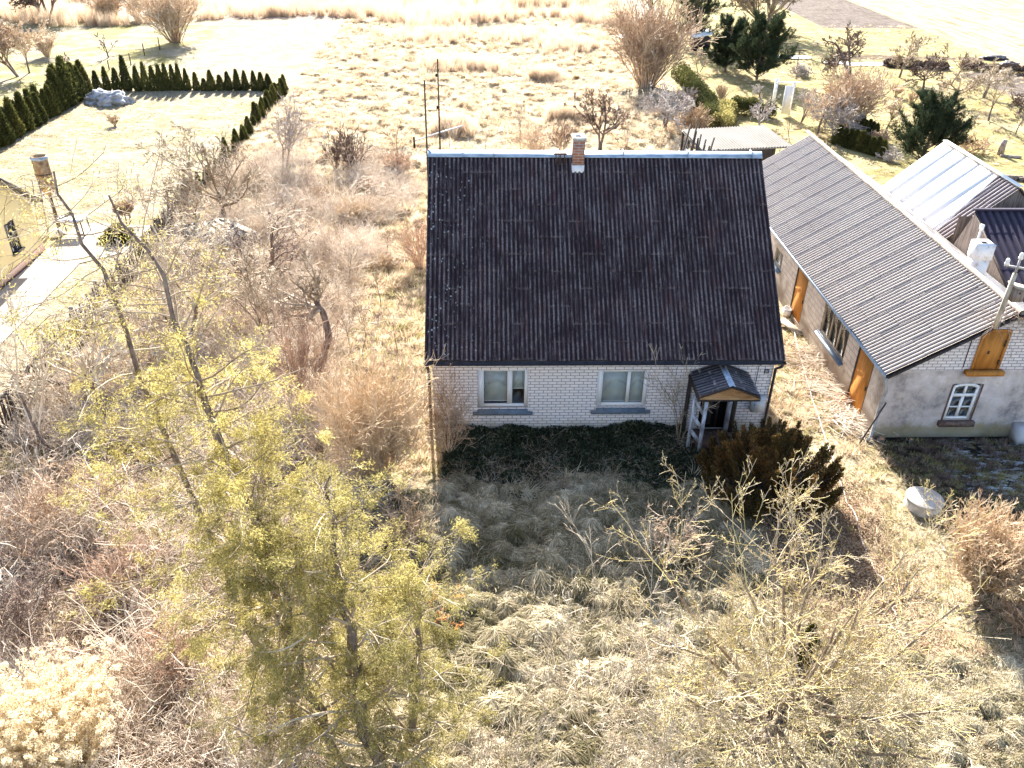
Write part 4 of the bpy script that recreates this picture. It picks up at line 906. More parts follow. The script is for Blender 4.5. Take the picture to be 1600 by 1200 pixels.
BU(1070, 165, 140, 40, 'brownish bush between the tangled tree and the clipped hedge', stems=40, twig='twig_red')
BT(1022, 28, -60, 'bare tree with three trunks at the top edge, left of the tall pine', stems=3, r=.16, levels=L4, fan=26)
BT(1190, 52, -75, 'broad bare tree rising behind the two dense pines', stems=4, r=.19, levels=L4, fan=24, trunk_f=.4)
BT(1092, 112, 75, 'small bare tree in front of the little white trailer', stems=2, r=.05, levels=((5, 40, .6), (5, 45, .5), (4, 45, .5)))
BT(1186, 200, 150, 'whitish spreading bare tree over the dark hedge behind the wood shed', r=.10, levels=((7, 62, .8), (6, 55, .5), (6, 50, .5)), twig='twig_grey', bark='bark_pale', up=.02, wig=.25)
BT(1187, 152, 128, 'low pale bare tree in front of the two dense pines', r=.06, levels=((7, 62, .8), (6, 55, .5), (6, 50, .5)), twig='twig_grey', up=.02, wig=.25)
BU(1127, 158, 132, 16, 'tuft of tall straw-coloured grass on the bank below the pines', stems=90, twig='twig_tan', levels=((1, 12, .4),), name='grass_clump', cat='grass clump')
BT(1330, 122, 38, 'old twisted apple tree with two dark trunks in the orchard', stems=2, r=.17, levels=((6, 60, .95), (6, 50, .5), (7, 50, .5), (5, 45, .5)), twig='twig_dark', fan=30, wig=.26, up=-.02, trunk_f=.5)
orch = ((1405, 121, 52, 'bare fruit tree just right of the old twisted apple tree', 1), (1442, 142, 78, 'bare fruit tree with a forked trunk in the middle of the orchard row', 1), (1490, 164, 96, 'bare fruit tree with a round crown in the orchard, over the small shrubs', 1), (1487, 131, 78, 'slim bare fruit tree behind the round-crowned one in the orchard', .5), (1537, 153, 92, 'wide bare fruit tree in front of the dark ploughed bed', 1), (1592, 178, 128, 'bare fruit tree at the right edge under the ploughed bed', .7), (1544, 190, 118, 'slender young fruit tree, lower right part of the orchard', .6), (1586, 211, 158, 'thin leaning young tree at the right edge above the white roof', .4))
for i, (u, vb, vt, lb, q) in enumerate(orch):
    BT(u, vb, vt, lb, name='fruit_tree', r=.11 * q + .02, levels=((7, 58, 1.0), (6, 50, .6), (6, 50, .5), (3, 45, .5)) if q > .6 else ((5, 40, .7), (5, 45, .5), (4, 45, .5)), twig='twig_dark' if i % 2 else 'twig', up=.04, wig=.22, trunk_f=.42, t0=.7, group='orchard fruit trees', spread=1.1)
BT(1276, 212, 132, 'dark-trunked tree among the pinkish twigs above the outbuilding ridge', r=.10, stems=1, levels=((7, 45, .8), (7, 45, .5), (7, 45, .5), (5, 40, .5)), twig='twig_pink', t0=.5)
BT(1300, 216, 140, 'whitish low-forking fruit tree just behind the outbuilding ridge', stems=3, r=.08, levels=((6, 55, .8), (6, 50, .5), (6, 50, .5), (4, 45, .5)), twig='twig_grey', bark='bark_pale', fan=35, wig=.22, up=.03, trunk_f=.35)
BU(1322, 200, 112, 95, 'big cloud of fine pinkish twigs between the fruit trees behind the outbuilding', stems=60, twig='twig_pink', levels=((7, 30, .5), (7, 35, .5)), r=.02)
BT(1250, 192, 138, 'thin grey tree beside the white garden gate', r=.06, stems=2, levels=((7, 45, .7), (6, 45, .5), (5, 45, .5)), twig='twig_grey')
BT(1383, 202, 148, 'small bare tree on the shaded lawn patch in the middle of the orchard', r=.05, stems=2, levels=((5, 50, .7), (6, 45, .5), (4, 45, .5)), fan=28)
BT(1233, 222, 178, 'thin bare stem standing at the wood shed corner', name='sapling', r=.03, levels=((5, 40, .4), (3, 40, .4)), trunk_f=.6)
for i, (u, vb, vt) in enumerate(((1399, 151, 132), (1425, 161, 145), (1446, 176, 152), (1495, 201, 188))):
    BU(u, vb, vt, 20, ('first', 'second', 'third', 'fourth')[i] + ' from the top of the small shrubs crossing the orchard lawn', stems=18, twig='twig_tan' if i != 2 else 'twig_dark', group='small shrubs on the orchard lawn')
BU(1513, 240, 205, 70, 'sprawling bare bush between the pine and the stump on the orchard lawn', stems=16, twig='twig_tan', levels=((6, 50, .6), (5, 50, .5)), wig=.3, r=.03, droop=.05)
BU(1390, 252, 228, 34, 'heap-like tangle of cut grey branches beside the bushy pine', stems=30, twig='twig_grey', levels=((4, 60, .5),), wig=.35, droop=.1, name='brush_pile', cat='brush pile')
BU(1250, 118, 98, 44, 'grey tangled shrub beneath the clothes posts', stems=30, twig='twig_grey', levels=((6, 50, .5), (4, 50, .5)), wig=.25)
BU(1372, 232, 205, 26, 'reddish thin shrub between the two short thuja rows', stems=30, twig='twig_red')
# far off tree row beyond the top edge, whose shadows fall into view
for i, (x, y, h) in enumerate(((5, 101, 7), (9.5, 100, 6), (14, 103, 7))):
    bare_tree('bare_tree', (x, y), h, ('left', 'middle', 'right')[i] + ' tree of the three beyond the top edge whose shadows fall on the far field', stems=2, r=.22, levels=L4[:3], group='trees beyond the top edge')

# ---- clipped hedges, each a solid of small leaves
def hedge(pts, w, h, label, seed, n=9000, mat='thuja_far', leaf=.12):
    rng = np.random.default_rng(seed); pts = np.array(pts, float); t = thing('hedge', (pts[0][0], pts[0][1], 0), label, 'hedge')
    seg = np.linalg.norm(np.diff(pts, axis=0), axis=1); cum = np.r_[0, np.cumsum(seg)]; s_ = rng.random(n) * cum[-1]; i = np.searchsorted(cum, s_) - 1; i = np.clip(i, 0, len(seg) - 1); f = ((s_ - cum[i]) / seg[i])[:, None]
    c = pts[i] * (1 - f) + pts[i + 1] * f; d = (pts[i + 1] - pts[i]) / seg[i][:, None]; nn = np.stack((-d[:, 1], d[:, 0]), -1)
    hh = h * (1 + .12 * np.sin(s_ * 2.1) + .1 * np.sin(s_ * 5.3)); a = rng.random(n) * math.pi; rr = (1 - .3 * rng.random(n) ** 2)
    off = np.cos(a) * w / 2 * rr * (1 + .1 * np.sin(s_ * 3.7)); z = np.maximum(.02, np.sin(a) ** .6 * hh * rr * (.15 + .85 * rng.random(n) ** .4))
    P = np.column_stack((c + nn * off[:, None], z)); D = np.column_stack((nn * np.cos(a)[:, None], np.sin(a))) + .6 * rng.normal(size=(n, 3))
    MB().leaves(P, D, leaf * (.6 + .8 * rng.random(n)), leaf * .5, rng).build('foliage', M[mat], t)
hedge([G(1062, 118)[:2], G(1078, 135)[:2], G(1096, 158)[:2]], 1.4, 1.0, 'clipped evergreen hedge running downhill beside the tangled tree', 201)
hedge([G(1108, 200)[:2], G(1103, 165)[:2]], 1.3, 1.3, 'rounded green hedge block directly behind the poles', 202)
hedge([G(1125, 205)[:2], G(1135, 175)[:2]], 1.5, 1.0, 'yellow-tipped rounded hedge right behind the wood shed roof', 203, mat='thuja_b')
hedge([G(1140, 178)[:2], G(1175, 180)[:2], G(1208, 186)[:2]], 1.0, 1.1, 'dark straight hedge under the whitish spreading tree', 204)
hedge([G(1380, 104)[:2], G(1480, 108)[:2]], .8, .5, 'left part of the low brown hedge across the orchard top', 205, 4000, 'twig_dark', .2)
hedge([G(1500, 108)[:2], G(1600, 116)[:2], G(1680, 122)[:2]], .9, .6, 'right part of the low brown hedge across the orchard top', 206, 4000, 'twig_dark', .2)
#@@NEAR
# ================================================================ NEAR GARDEN
def strips(mb, P, Wd, rng):
    """grass blades: flat ribbons along polylines, pointed at the tip"""
    N, n, _ = P.shape; T = np.gradient(P, axis=1); sd_ = nrm(np.cross(T, np.array((0, 0, 1.)) + .45 * rng.normal(size=(N, 1, 3)))); w = np.linspace(1, .15, n)[None, :, None] * np.broadcast_to(Wd, (N,))[:, None, None] / 2
    V = np.stack((P - sd_ * w, P + sd_ * w), 2); ix = np.arange(N * n * 2).reshape(N, n, 2)
    Qd = np.stack((ix[:, :-1, 0], ix[:, :-1, 1], ix[:, 1:, 1], ix[:, 1:, 0]), -1).reshape(-1, 4); mb.add(V.reshape(-1, 3), Qd); return mb
def tuft_src(name, n, L, spread, droop, lean, width, mat, seed, root=.05, npt=5):
    rng = np.random.default_rng(seed); a = rng.random(n) * 6.28; r = root * np.sqrt(rng.random(n)); fa = np.radians(spread) * rng.random(n)
    d = np.stack((np.cos(a) * np.sin(fa) + lean[0], np.sin(a) * np.sin(fa) + lean[1], np.cos(fa)), -1)
    P = paths(rng, np.stack((np.cos(a) * r, np.sin(a) * r, a * 0 - .02), -1), d, L * (.5 + .7 * rng.random(n)), npt, -droop, .12)
    P[..., 2] = np.maximum(P[..., 2], -.03 + .03 * rng.random((n, 1)))
    mb = strips(MB(), P, width, rng); o = mb.build(name, M[mat]); C.objects.unlink(o); return o
def tangle_src(name, n, L, mat, seed, r=.004, up=-.10, spread=70, root=.35):
    rng = np.random.default_rng(seed); a = rng.random(n) * 6.28; q = root * np.sqrt(rng.random(n)); b = rng.random(n) * 6.28; fa = np.radians(spread) * (.3 + .7 * rng.random(n))
    P = paths(rng, np.stack((np.cos(a) * q, np.sin(a) * q, a * 0), -1), np.stack((np.cos(b) * np.sin(fa), np.sin(b) * np.sin(fa), np.cos(fa)), -1), L * (.4 + .8 * rng.random(n)), 6, up, .22)
    P[..., 2] = np.maximum(P[..., 2], 0.0); R = np.full((n, 6), r) * np.linspace(1.1, .6, 6); mb = MB().tubes(P, R, 3)
    A, B_ = child(rng, P, R, 3, .2, 1, 45, .35, 3, -.02, .2, .7, .5, r * .7); mb.tubes(A, B_, 3)
    o = mb.build(name, M[mat]); C.objects.unlink(o); return o
def scatter(name, pts, scl, rz, srcs, label=None, seed=1, tilt=.12):
    """countless small plants as one object: instances on points"""
    rng = np.random.default_rng(seed); n = len(pts); me = bpy.data.meshes.new(name); me.vertices.add(n); z = ground_h(pts[:, 0], pts[:, 1])
    me.vertices.foreach_set('co', np.column_stack((pts[:, :2], z)).astype(np.float32).ravel())
    a1 = me.attributes.new('scl', 'FLOAT', 'POINT'); a1.data.foreach_set('value', np.asarray(scl, np.float32))
    rot = np.column_stack((rng.normal(size=n) * tilt, rng.normal(size=n) * tilt, rz)).astype(np.float32)
    a2 = me.attributes.new('rot', 'FLOAT_VECTOR', 'POINT'); a2.data.foreach_set('vector', rot.ravel())
    o = bpy.data.objects.new(name, me); C.objects.link(o); o['kind'] = 'stuff'
    if label: o['label'] = label
    col = bpy.data.collections.new(name + '_kinds')
    for s_ in srcs: col.objects.link(s_)
    ng = bpy.data.node_groups.new(name, 'GeometryNodeTree'); ng.interface.new_socket('Geometry', in_out='INPUT', socket_type='NodeSocketGeometry'); ng.interface.new_socket('Geometry', in_out='OUTPUT', socket_type='NodeSocketGeometry')
    N = ng.nodes; L = ng.links; gi = N.new('NodeGroupInput'); go = N.new('NodeGroupOutput'); ip = N.new('GeometryNodeInstanceOnPoints'); ci = N.new('GeometryNodeCollectionInfo')
    ci.inputs['Collection'].default_value = col; ci.inputs['Separate Children'].default_value = True; ci.inputs['Reset Children'].default_value = True
    ip.inputs['Pick Instance'].default_value = True
    na = N.new('GeometryNodeInputNamedAttribute'); na.data_type = 'FLOAT'; na.inputs[0].default_value = 'scl'
    nb = N.new('GeometryNodeInputNamedAttribute'); nb.data_type = 'FLOAT_VECTOR'; nb.inputs[0].default_value = 'rot'
    er = N.new('FunctionNodeEulerToRotation'); ri = N.new('FunctionNodeRandomValue'); ri.data_type = 'INT'; ri.inputs['Min'].default_value = 0; ri.inputs['Max'].default_value = len(srcs) - 1
    L.new(gi.outputs[0], ip.inputs['Points']); L.new(ci.outputs[0], ip.inputs['Instance']); L.new(na.outputs[0], ip.inputs['Scale']); L.new(nb.outputs[0], er.inputs[0]); L.new(er.outputs[0], ip.inputs['Rotation']); L.new(ri.outputs[2], ip.inputs['Instance Index']); L.new(ip.outputs[0], go.inputs[0])
    md = o.modifiers.new('scatter', 'NODES'); md.node_group = ng; return o
def pts_in(rng, n, x0, x1, y0, y1, keep=None):
    p = np.column_stack((x0 + (x1 - x0) * rng.random(n), y0 + (y1 - y0) * rng.random(n)))
    b = ((p[:, 0] > -.1) & (p[:, 0] < 10.1) & (p[:, 1] > -.1) & (p[:, 1] < 9.6)) | ((p[:, 0] > 13.1) & (p[:, 0] < 26) & (p[:, 1] > -.5) & (p[:, 1] < 16.9))
    if keep is not None: b |= ~keep(p[:, 0], p[:, 1])
    return p[~b]
def tussock_src(name, seed, mat, n=230, r=.27, h=.21):
    """a combed mound: blades fall over a low dome towards one side"""
    rng = np.random.default_rng(seed); m = 7; az = -math.pi / 2 + rng.normal(size=n) * 1.25; az0 = az + .35 * rng.normal(size=n)
    t0 = np.radians(-35 + 75 * rng.random(n)); t1 = t0 + np.radians(45 + 55 * rng.random(n)); lift = 1 + .16 * rng.random(n); P = np.zeros((n, m, 3))
    for k_ in range(m):
        f = k_ / (m - 1); th = t0 + (t1 - t0) * f; a_ = az0 + (az - az0) * f + .25 * np.sin(az * 5) * f; rr_ = np.sin(th) * r * lift * (1 + .35 * f ** 2)
        P[:, k_] = np.column_stack((rr_ * np.cos(a_), rr_ * np.sin(a_), np.maximum(np.cos(th), -.05) * h * lift * (1 - .15 * f) + .012 * rng.normal(size=n)))
    mb = strips(MB(), P, .013 + .008 * rng.random(n), rng)
    o = mb.build(name, M[mat]); C.objects.unlink(o)
    return o
rg = np.random.default_rng(11)
TS = [tussock_src('combed_tussock', 290 + i, 'tussock') for i in range(5)]
LG = [tuft_src('long_tuft', 80, .50, 38, .36, (-.35 + .25 * i, -.30), .016, 'long_grass', 300 + i, .09, 6) for i in range(4)]
SG = [tuft_src('short_tuft', 40, .22, 60, .12, (.1, -.15), .016, 'dry_grass', 310 + i, .10, 4) for i in range(3)]
GG = [tuft_src('green_tuft', 40, .15, 60, .08, (0, -.1), .016, 'green_grass', 320 + i, .12, 4) for i in range(2)]
HG = [tuft_src('hummock_tuft', 70, .42, 70, .22, (.1, -.3), .028, 'dry_grass', 330 + i, .16, 4) for i in range(3)]
RD = [tuft_src('reed_clump', 60, 1.6, 14, .0, (0, 0), .03, 'reed', 340 + i, .35, 4) for i in range(2)]
TG = [tangle_src('stem_tangle', 40, 1.2, 'bramble', 350 + i, r=.0075) for i in range(4)]
TP = [tangle_src('twig_tangle', 34, .9, 'twig_pink', 360 + i, up=-.04, spread=50, r=.0045) for i in range(2)]
LF = []
for i in range(2):
    r2 = np.random.default_rng(370 + i); n = 90; P = np.column_stack((.33 * r2.normal(size=(n, 2)), .02 + .03 * r2.random(n))); m_ = MB().leaves(P, np.column_stack((r2.normal(size=(n, 2)),   .2 * r2.normal(size=n))), .04, .03, r2, up=np.array((0, 0, 1.)))
    o = m_.build('leaf_patch', M['litter']); C.objects.unlink(o); LF.append(o)
front = lambda x, y: ~((x > .6) & (x < 7.8) & (y > -3.0))
p = pts_in(rg, 1100, -1.2, 8.6, -13.5, -2.2, lambda x, y: (vnoise(x * 2.1, y * 2.1, 41) + .5 * vnoise(x * 5, y * 5, 43) > .62) & (y < -2.7 + .5 * np.sin(x * 1.7) + .5 * vnoise(x * 3, y, 3)) & (x > -1.2 + .8 * np.sin(y))); scatter('long_grass', p, .45 + .9 * vnoise(p[:, 0] * 2.1, p[:, 1] * 2.1, 41), 1.6 * (vnoise(p[:, 0] * .8, p[:, 1] * .8, 44) - .5) + .4 * rg.normal(size=len(p)), LG, 'long pale lodged grass in front of the house')
p = pts_in(rg, 2300, -1.4, 8.7, -13.5, -2.3, lambda x, y: y < -2.8 + .5 * np.sin(x * 1.7) + .5 * vnoise(x * 3, y, 3)); scatter('grass_tussocks', p, .6 + .65 * rg.random(len(p)), .9 * (vnoise(p[:, 0] * .7, p[:, 1] * .7, 46) - .35) + .35 * rg.normal(size=len(p)), TS, 'combed pale grass tussocks in front of the house')
p = pts_in(rg, 900, 8.6, 13, -13.5, -8.8); scatter('grass_tussocks', p, .4 + .5 * rg.random(len(p)), .5 * rg.normal(size=len(p)), TS, 'low combed tussocks at the lower right')
p = pts_in(rg, 500, 8.6, 14, -14, -9, None); scatter('long_grass', p, .5 + .5 * rg.random(len(p)), .5 * rg.normal(size=len(p)), LG, 'pale grass at the lower right')
p = pts_in(rg, 6000, -3, 22, -13.5, 3, lambda x, y: (x > 8.5) & ~((x > 13.3) & (y > -4.8))); scatter('short_grass', p, .5 + .8 * rg.random(len(p)), 6.28 * rg.random(len(p)), SG + GG[:1], 'short dry grass on the strip right of the house')
p = pts_in(rg, 3000, 13.4, 24, -5.5, -.6); scatter('short_grass', p, .4 + .6 * rg.random(len(p)), 6.28 * rg.random(len(p)), [tuft_src('dull_tuft', 60, .2, 60, .1, (0, -.1), .012, 'twig_dark', 398, .12, 4), GG[0]], 'dull grass in the shaded yard')
p = pts_in(rg, 1800, 9.9, 13.2, 0, 20); scatter('short_grass', p, .5 + .6 * rg.random(len(p)), 6.28 * rg.random(len(p)), SG + GG[:1], 'dry grass between the two buildings')
p = pts_in(rg, 11000, -13, 1, -2, 24); scatter('short_grass', p, .6 + .9 * rg.random(len(p)), 6.28 * rg.random(len(p)), SG + GG, 'dry garden grass left of the house')
def dens(x, y): return (vnoise(x * .5, y * .5, 9) + .5 * vnoise(x * 1.6, y * 1.6, 12)) > .66
p = pts_in(rg, 13000, -13, 15, 9.5, 80, lambda x, y: dens(x, y)); scatter('field_grass', p, .45 + .7 * rg.random(len(p)), .8 * rg.normal(size=len(p)), HG, 'dry hummocky grass of the wild field')
p = pts_in(rg, 3500, 14, 48, 18, 75); scatter('orchard_grass', p, .3 + .35 * rg.random(len(p)), 6.28 * rg.random(len(p)), HG + GG, 'dry grass of the orchard')
p = pts_in(rg, 5200, -60, 18, 70, 98, lambda x, y: (vnoise(x * .12, y * .25, 4) > .45) & (y > 73 + 3 * np.sin(x * .2))); scatter('reeds', p, .5 + .6 * rg.random(len(p)), 6.28 * rg.random(len(p)), RD, 'tan reeds along the far edge of the field')
p = pts_in(rg, 5000, -26.8, -13.6, 17, 41.5, lambda x, y: vnoise(x * .6, y * 1.2, 51) > .45); scatter('lawn_grass', p, .3 + .35 * rg.random(len(p)), 6.28 * rg.random(len(p)), SG + GG, 'short dry grass of the left lawn')
for (cx_, cy_, rx_, ry_) in ((-4, 66, 5, 4), (6, 66, 6, 3.5), (9.5, 61, 3, 2.5), (0, 52, 4, 2), (6.5, 48, 1.2, 1), (-.5, 33, 1.2, 1), (7, 36, 1.2, .8)):
    p = np.column_stack((cx_ + rx_ * rg.normal(size=260) * .45, cy_ + ry_ * rg.normal(size=260) * .45)); scatter('reeds', p, .3 + .4 * rg.random(len(p)), 6.28 * rg.random(len(p)), RD, 'patch of tan reeds standing in the wild field')
p = pts_in(rg, 2100, -12.6, -1.6, -13, 14, lambda x, y: (vnoise(x * .5, y * .5, 21) > .33) & ((x < -3.5) | (y < 2))); scatter('dry_stem_tangle', p, .5 + .6 * rg.random(len(p)), 6.28 * rg.random(len(p)), TG + TP, 'tangle of dry stems covering the overgrown left garden')
p = pts_in(rg, 900, -12.6, -2, 12, 27, lambda x, y: vnoise(x * .5, y * .5, 22) > .5); scatter('dry_stem_tangle', p, .5 + .6 * rg.random(len(p)), 6.28 * rg.random(len(p)), TG, 'tangle of dry stems in the back garden')
p = pts_in(rg, 800, 8.4, 11.8, -9.4, -2.6, lambda x, y: vnoise(x * .8, y * .8, 23) > .3); scatter('leaf_litter', p, .8 + .5 * rg.random(len(p)), 6.28 * rg.random(len(p)), LF, 'brown fallen leaves right of the juniper')
p = pts_in(rg, 700, -12, -2, -12, 2); scatter('leaf_litter', p, .8 + .5 * rg.random(len(p)), 6.28 * rg.random(len(p)), LF, 'brown fallen leaves under the left thicket')
p = pts_in(rg, 350, 8.6, 13, -13, -9); scatter('leaf_litter', p, .6 + .5 * rg.random(len(p)), 6.28 * rg.random(len(p)), LF, 'fallen leaves by the fruit tree')

CN = [tangle_src('pale_canes', 12, 2.0, 'bramble', 380 + i, r=.009, up=-.07, spread=75, root=.3) for i in range(3)]
p = pts_in(rg, 420, -11.8, -1.8, -12.5, 24, lambda x, y: (x < -4) | (y < 1)); scatter('pale_canes', p, .6 + .7 * rg.random(len(p)), 6.28 * rg.random(len(p)), CN, 'long pale arching canes through the left garden thicket')
# ivy and dark ground cover along the house front
n = 42000; x = .3 + 7.6 * rg.random(n); y = -3.4 + 3.45 * rg.random(n); kp = (y > -3.0 + .5 * np.sin(x * 1.7) - 1.2 * (x - 4) ** 2 / 60) & ~((x > 7.5) & (y > -1.3)); x, y = x[kp], y[kp]
z = ground_h(x, y) + (.05 + .32 * sstep(-1.6, -.2, y) * vnoise(x * 1.3, y * 1.3, 31) + .22 * vnoise(x * 2.2, y * 2.2, 32)) * rg.random(len(x)) ** .5
D = rg.normal(size=(len(x), 3)); D[:, 2] *= .8
o = MB().leaves(np.column_stack((x, y, z)), D, .075, .06, rg, up=np.array((0, -.3, 1.))).build('ivy', M['ivy']); o['kind'] = 'stuff'; o['label'] = 'dark ivy and ground cover along the house front'
p = pts_in(rg, 260, .3, 7.6, -3.2, -.3); scatter('dry_stem_tangle', p, .3 + .3 * rg.random(len(p)), 6.28 * rg.random(len(p)), [tangle_src('dark_tangle', 12, 1.0, 'twig_pink', 377, r=.006)], 'dark dead stems among the ivy')

# ---- near trees and bushes of the left garden
def curve_tree(pos_list, rads, label, limbs, levels, dirs=None, name='fruit_tree', cat='tree', bark='bark', twig='twig', seed=1, up=.05, wig=.2, K=9, caps=(9, 9, 9, 9, 9)):
    """a tree whose trunk follows given 3-D points"""
    rng = np.random.default_rng(seed); t = thing(name, pos_list[0], label, cat); P = np.array(pos_list, float)
    m = 14; s_ = np.linspace(0, len(P) - 1, m); i = np.minimum(s_.astype(int), len(P) - 2); f = (s_ - i)[:, None]; PP = P[i] * (1 - f) + P[i + 1] * f
    PP[1:-1] += rng.normal(size=(m - 2, 3)) * rads[0] * .15; RR = np.interp(s_, range(len(rads)), rads)
    MB().tubes(PP[None], RR[None], K).build('trunk', M[bark], t, True)
    rm = dist_r(pos_list[0]); cr = MB(); k0, a0, L0, t0 = limbs
    A, B_ = child(rng, PP[None], RR[None], k0, t0, 1, a0, 1, 7, up, wig, .6, .35, rm, Labs=L0)
    if dirs is not None:
        az, el, Ln = dirs; A = paths(rng, PP[-1 - (np.arange(len(az)) % 4)], np.column_stack((np.cos(az) * np.cos(el), np.sin(az) * np.cos(el), np.sin(el))), Ln, 7, up, wig); B_ = np.full((len(az), 7), .055) * np.linspace(1, .3, 7)
    B_ = np.minimum(np.maximum(B_, rm), caps[0] * np.linspace(1, .45, 7))
    if dirs is None: cr.tubes(A, B_, 6)
    else: MB().tubes(A, B_, 7).build('limbs', M['limb'], t, True)
    for (kk, aa, ll), cp_ in zip(levels, caps[1:]):
        A, B_ = child(rng, A, B_, kk, .12, 1, aa, ll, 5, up, wig, .5, .4, rm); B_ = np.minimum(B_, cp_ * np.linspace(1, .5, 5)); cr.tubes(A, B_, 3)
    cr.build('crown', M[twig], t, True); return t
g = G(484, 597)
curve_tree([g, FY(505, 560, g[1] + .05), FY(514, 525, g[1] + .1), FY(504, 488, g[1] + .15), FY(492, 466, g[1] + .2)], [.15, .13, .115, .10, .08], 'old fruit tree with a thick dark trunk curved like a bow', (9, 60, 2.3, .8), ((7, 45, .5), (7, 45, .5), (6, 45, .45)), seed=401)
BT(353, 362, 245, 'knotty fruit tree in front of the collapsed shed roof', hs=1.1, stems=1, r=.13, levels=((8, 60, .9), (7, 50, .55), (7, 50, .5), (6, 45, .5)), up=.03, wig=.22, t0=.5, trunk_f=.4, spread=1.3)
BT(318, 374, 262, 'second fruit tree by the collapsed shed, left of the knotty one', stems=1, r=.10, levels=((7, 60, .9), (7, 50, .55), (7, 50, .5), (5, 45, .5)), up=.03, wig=.22, t0=.5, trunk_f=.4, spread=1.2)
BT(290, 540, 345, 'wide lichen-toned fruit tree in the middle of the left garden', stems=2, r=.10, levels=((8, 55, .9), (8, 50, .5), (8, 45, .5), (6, 45, .45)), up=.04, wig=.22, trunk_f=.35, spread=1.25, fan=26)
BT(86, 722, 470, 'slender leaning tree by the slatted fence at the left edge', r=.07, stems=1, lean=-.9, levels=((7, 40, .7), (6, 45, .5), (6, 45, .5)), t0=.4, trunk_f=.55)
BT(174, 664, 470, 'dark-trunked tree leaning left, between the fence and the tall thuja', r=.10, stems=1, lean=-1.1, bark='plinth', levels=((6, 45, .8), (6, 45, .5), (6, 45, .5), (4, 45, .5)), t0=.5, trunk_f=.5)
BT(405, 455, 330, 'crooked dark fruit tree above the wide lichen-toned one', stems=2, r=.10, levels=((6, 55, 1.0), (7, 50, .55), (6, 50, .5), (4, 45, .5)), twig='twig_dark', up=.03, wig=.26, trunk_f=.4, fan=28)
BT(130, 610, 440, 'crooked pale fruit tree against the slatted fence', stems=2, r=.09, levels=((6, 55, 1.0), (7, 50, .55), (6, 50, .5), (4, 45, .5)), twig='twig', up=.03, wig=.26, trunk_f=.4, fan=30)
BT(418, 540, 400, 'thin grey sapling left of the bow-trunked fruit tree', r=.05, stems=2, levels=((7, 40, .6), (6, 40, .5), (4, 40, .5)), name='sapling')
for i, (u, vb, vt, w) in enumerate(((553, 576, 428, 'tallest'), (566, 560, 440, 'slim'), (620, 555, 470, 'short'), (595, 480, 415, 'far'), (606, 392, 352, 'tiny'), (545, 445, 375, 'middle'))):
    BT(u, vb, vt, w + ' bare sapling between the bow-trunked tree and the house', name='sapling', r=.022, levels=((7, 32, .4), (5, 35, .4)), trunk_f=.65, group='saplings left of the house')
BU(478, 652, 490, 60, 'upright reddish-stemmed bush in front of the bow-trunked tree', stems=26, twig='twig_red', levels=((6, 24, .45), (5, 30, .45)), r=.018)
BU(592, 745, 596, 140, 'dense straw-coloured bush at the left front corner of the house', stems=240, twig='twig_tan', levels=((5, 28, .4), (5, 35, .45)), r=.006)
BU(700, 712, 612, 60, 'thin pinkish shrub climbing the shaded brick corner of the house', stems=30, twig='twig_pink', levels=((6, 30, .5), (5, 40, .5)), r=.008)
BU(655, 420, 340, 46, 'brown arching bush against the left side of the house', stems=60, twig='twig_red', levels=((4, 35, .5),), droop=.12)
BU(1060, 690, 560, 45, 'slim sapling-like shrub before the brick wall beside the porch', stems=5, twig='twig', levels=((6, 28, .45), (5, 35, .4)), r=.016, seed=9)
BU(555, 345, 312, 62, 'dome of dried creeper stems in the back garden', stems=420, twig='twig_tan', levels=((2, 30, .5),), droop=.22, wig=.3, r=.008, name='creeper_dome', cat='dried creeper')
for i, (u, v, vt, w, tw, lb) in enumerate(((440, 335, 285, 70, 'twig_grey', 'grey tangled bush right of the knotty fruit tree'), (500, 315, 280, 70, 'twig_pink', 'pinkish low bush left of the creeper dome'), (385, 300, 250, 55, 'twig', 'brown bush above the collapsed shed'), (600, 420, 388, 40, 'twig_tan', 'small tan bush near the saplings by the house'), (575, 300, 268, 40, 'twig_pink', 'small pink bush behind the creeper dome'),
        (60, 850, 700, 150, 'twig_pink', 'pinkish brush mound at the left edge, upper one'), (160, 800, 690, 130, 'twig_pink', 'pinkish brush mound just left of the tall thuja'), (50, 1000, 840, 160, 'twig_dark', 'dark brush mound at the left edge above the seed heads'), (190, 930, 800, 150, 'twig_red', 'reddish brush mound right above the pale seed heads'), (290, 1050, 930, 120, 'twig_red', 'reddish brush between the seed heads and the tall thuja'), (420, 660, 570, 110, 'twig', 'grey-brown brush mound left of the reddish-stemmed bush'), (520, 760, 690, 90, 'twig_tan', 'low tan brush between the thuja and the straw-coloured bush'), (230, 700, 600, 100, 'twig', 'brown brush among the dark-trunked trees'), (640, 860, 760, 90, 'twig_tan', 'tan brush along the edge of the house shadow'))):
    BU(u, v, v - (v - vt) * .62, w, lb, stems=46, twig=tw, levels=((5, 38, .5), (5, 40, .45)), wig=.22, up=.0, r=.008)
for i, (u, v, vt, w) in enumerate(((930, 1260, 1000, 'left'), (1040, 1290, 1060, 'right'), (780, 1290, 1140, 'lowest'))):
    BU(u, v, vt, 120, w + ' of the thin bare saplings at the bottom centre', stems=9, twig='twig', levels=((8, 28, .45), (6, 35, .45), (3, 40, .4)), r=.012, group='bare saplings at the bottom centre')
BU(1040, 885, 815, 105, 'low shrub with pinkish twig tips at the edge of the shade, before the juniper', stems=20, twig='twig_pink', wig=.24, levels=((5, 42, .5), (5, 42, .45)), r=.014)

